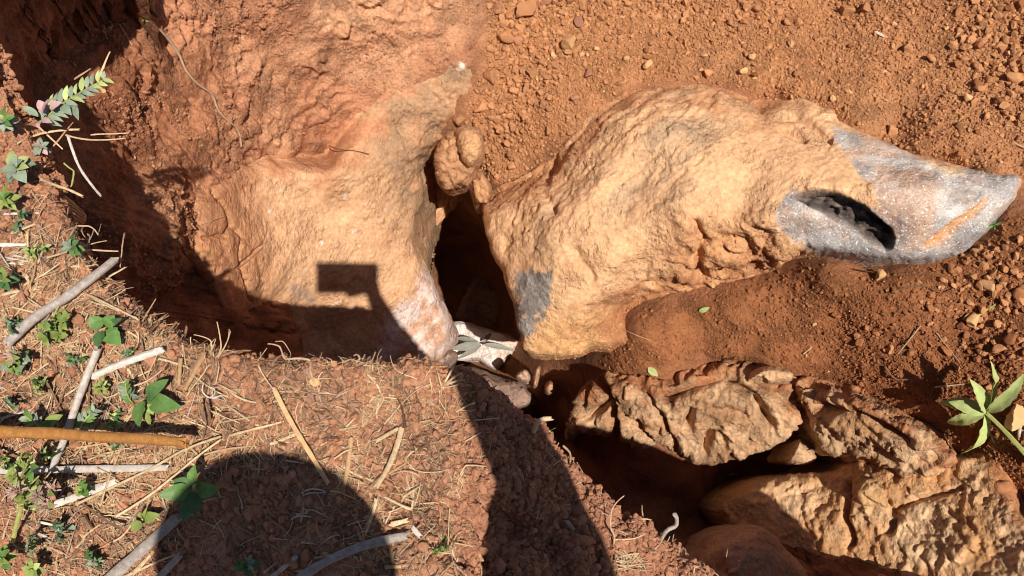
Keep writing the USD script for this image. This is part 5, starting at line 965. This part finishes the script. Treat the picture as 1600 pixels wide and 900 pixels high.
fern('feathery_weed','ferny sprig with a toothed lime leaf above the cane',(70,668),(40,650),6,20,8,['leaf_sage','leaf_green'],12,extra=[(72,668,98,648,18,.02,'leaf_lime'),(62,672,80,660,16,.02,'leaf_green')])
fern('feathery_weed','fresh ferny sprig right of the upright stalk above the cane',(125,672),(150,640),6,20,8,['leaf_green','leaf_sage'],13)
tall = clump('bushy_weed','tall mint-like weed with pinkish flower heads at the lower left',[((40,790),(35,705),.06),((40,790),(50,712),.07),((40,790),(60,745),.06),((40,790),(28,768),.06),((40,790),(58,775),.07),((40,790),(80,765),.06),((40,790),(74,790),.05),((40,790),(20,740),.06)],['leaf_lime','leaf_green','leaf_lime','leaf_pale'],14,13,10,flower=(3,4,6,5),nl=8)
obj('stem', tube(np.array([pt(34, 790, H-g_-.05) for g_ in [on('bank', 40, 790)[2]]]+[on('bank', 27, 815, .03), on('bank', 20, 846, .008)])-on('bank', 40, 790), .0018, 7, 2), 'stem', tall, smooth=50)
rosette('seedling','little clover-like seedling between the white chips',130,765,7,17,13,['leaf_green','leaf_lime','leaf_green'],15,.012)
plant('star_leaved_plant','green plant of five pointed leaves in a star beside the rounded shadow',303,764,[(-56,10,3,26,.012,'leaf_green'),(2,-38,3,20,.012,'leaf_green'),(40,-2,4,28,.008,'leaf_green'),(2,42,4,24,.002,'leaf_dark'),(-16,52,4,26,-.002,'leaf_dark'),(-32,-14,6,20,.004,'leaf_dark'),(9,-26,4,8,.016,'leaf_lime'),(5,-8,1,6,.02,'leaf_sage')],.03)
plant('seedling','seedling with two bright lime leaves left of the split grey stalk',222,812,[(28,-8,4,17,.01,'leaf_lime'),(-16,18,3,17,.006,'leaf_lime'),(-4,-12,2,8,.01,'leaf_lime'),(8,-20,2,5,.012,'leaf_lime')],.012)
rosette('leafy_weed','lime weed in the lower left corner',4,872,9,26,12,['leaf_lime','leaf_green'],16,.02)
rosette('leafy_weed','yellow-green weed at the bottom edge with a dry bud',50,888,8,24,12,['leaf_lime','leaf_lime','leaf_pale'],17,.02)
rosette('leafy_weed','dark little weed in the rounded shadow at the bottom edge',385,884,9,24,12,['leaf_dark','leaf_dark','leaf_sage'],18,.015)
clump('moss_patch','tiny bright green moss shoots on the sunny bank near the pile',[((690,862),(688,856),.006),((690,862),(696,852),.006),((682,866),(680,862),.005),((694,846),(694,842),.005)],['leaf_lime','leaf_green'],19,6,4,nl=8)
rosette('seedling','tiny green seedling on the upper wall beside the long root',227,30,7,11,6,['leaf_lime','leaf_green'],20,.008,surf='ground')
rosette('seedling','green shoot in the shade of the boulder tip at the right edge',1553,352,5,14,4,['leaf_dark','leaf_green'],22,.01,surf='ground')
stalk('green_twig','thin forked green twig over the shaded wall above the cream stone','twig',[(100,255),(108,262),(116,269),(112,292)],2.8,'stem',lift=.01,flat=1)
# the cut sprig and single fallen leaves
g = on('ground', 1541, 645); sp = thing('cut_sprig', 'cut green sprig with seven pale pointed leaves on the red soil', 'sprig', None, g)
def gp_(x, y, l): return pt(x, y, H-on('ground', x, y)[2]-l)
hub = gp_(1541, 645, .035)
obj('stem', tube(np.array([gp_(1618, 724, .006), gp_(1590, 695, .012), gp_(1565, 668, .025), hub])-g, .0046, 8, 4, 1, (1.1, .7)), 'stem', sp, smooth=50)
for k, (tx, ty, w_, li, mt) in enumerate([(1548,563,18,.085,'leaf_pale'),(1515,592,20,.08,'leaf_pale'),(1604,580,19,.06,'leaf_pale'),(1466,630,21,.05,'leaf_pale'),(1479,660,17,.045,'leaf_pale'),(1500,708,22,.03,'leaf_pale'),(1482,628,20,.07,'leaf_pale')]):
    tip = gp_(tx, ty, li); wm = w_*np.linalg.norm(tip-CAM)/FOC
    v_, f_ = leafmesh(hub, tip, wm, .22 if k else .12, .45, k+3, .05, 13); obj('leaf', (v_-g, f_), mt, sp, smooth=True)
for nm, lab, a, b_, w_ in (('fallen_leaf','small yellow-green leaf lying on the red soil above the fractured rock',(1013,574),(1028,588),13),('fallen_leaf','small green leaf lying on the red soil below the big boulder',(1092,487),(1109,480),9)):
    P = [gp_(*a, .003), gp_(*b_, .006)]
    tag(obj(nm, leafmesh(P[0], P[1], w_*1.6/FOC, .1, .1, 3), 'leaf_pale', smooth=True), lab, 'leaf')
P = [on('bank', 104, 822, .004), on('bank', 119, 826, .006)]
tag(obj('fallen_leaf', leafmesh(P[0], P[1], .006, .1, .1, 5), 'leaf_sage', smooth=True), 'small grey-green leaf on the lower left bank among the crumbs', 'leaf')

M['leaf_grey'] = plain('dry_leaf_grey', (.16,.155,.13), (.27,.26,.22), 260, .8, .1, .0006)
c0 = pt(752, 540, 2.2); dl_ = thing('dried_leaf', 'grey shrivelled leaf lying on the white slab at the bottom of the hole', 'leaf', None, c0)
for k, (a, b_, w_) in enumerate([((752,537),(704,545),15),((752,540),(712,562),9),((755,538),(806,548),10),((748,534),(708,528),9),((752,539),(722,552),8),((756,536),(768,520),9)]):
    A_, B_ = pt(*a, 2.195+.004*k), pt(*b_, 2.215+.004*k)
    v_, f_ = leafmesh(A_, B_, w_*2.2/FOC, .1, .3, k+60); obj('blade', (v_-c0, f_), 'leaf_grey', dl_, smooth=True)

rw = np.random.default_rng(91)
for k, (a, b_) in enumerate([(30,345),(60,395),(20,505),(120,560),(60,600),(18,630),(180,700),(75,715),(95,830),(150,870),(14,720),(200,560),(55,850),(175,655)]):
    wd = ['small dull weed', 'small yellowing weed', 'small sage weed'][k % 3]
    lb, gr_ = where(wd, a, b_, ('small weed among the straw on the left bank', 'small weeds on the left bank'))
    mt = [['leaf_dark', 'leaf_green', 'leaf_sage'], ['leaf_lime', 'leaf_dark', 'leaf_pale'], ['leaf_sage', 'leaf_dark']][k % 3]
    hh = rw.uniform(.01, .03); r0 = rw.uniform(8, 16)
    clump('small_weed', lb, [((a, b_), (a+r0*math.cos(t), b_+r0*math.sin(t)), hh*rw.uniform(.7, 1.2)) for t in rw.uniform(0, 6.28, 3)], mt, 200+k, rw.uniform(6, 11), rw.uniform(3.5, 6), nl=9)
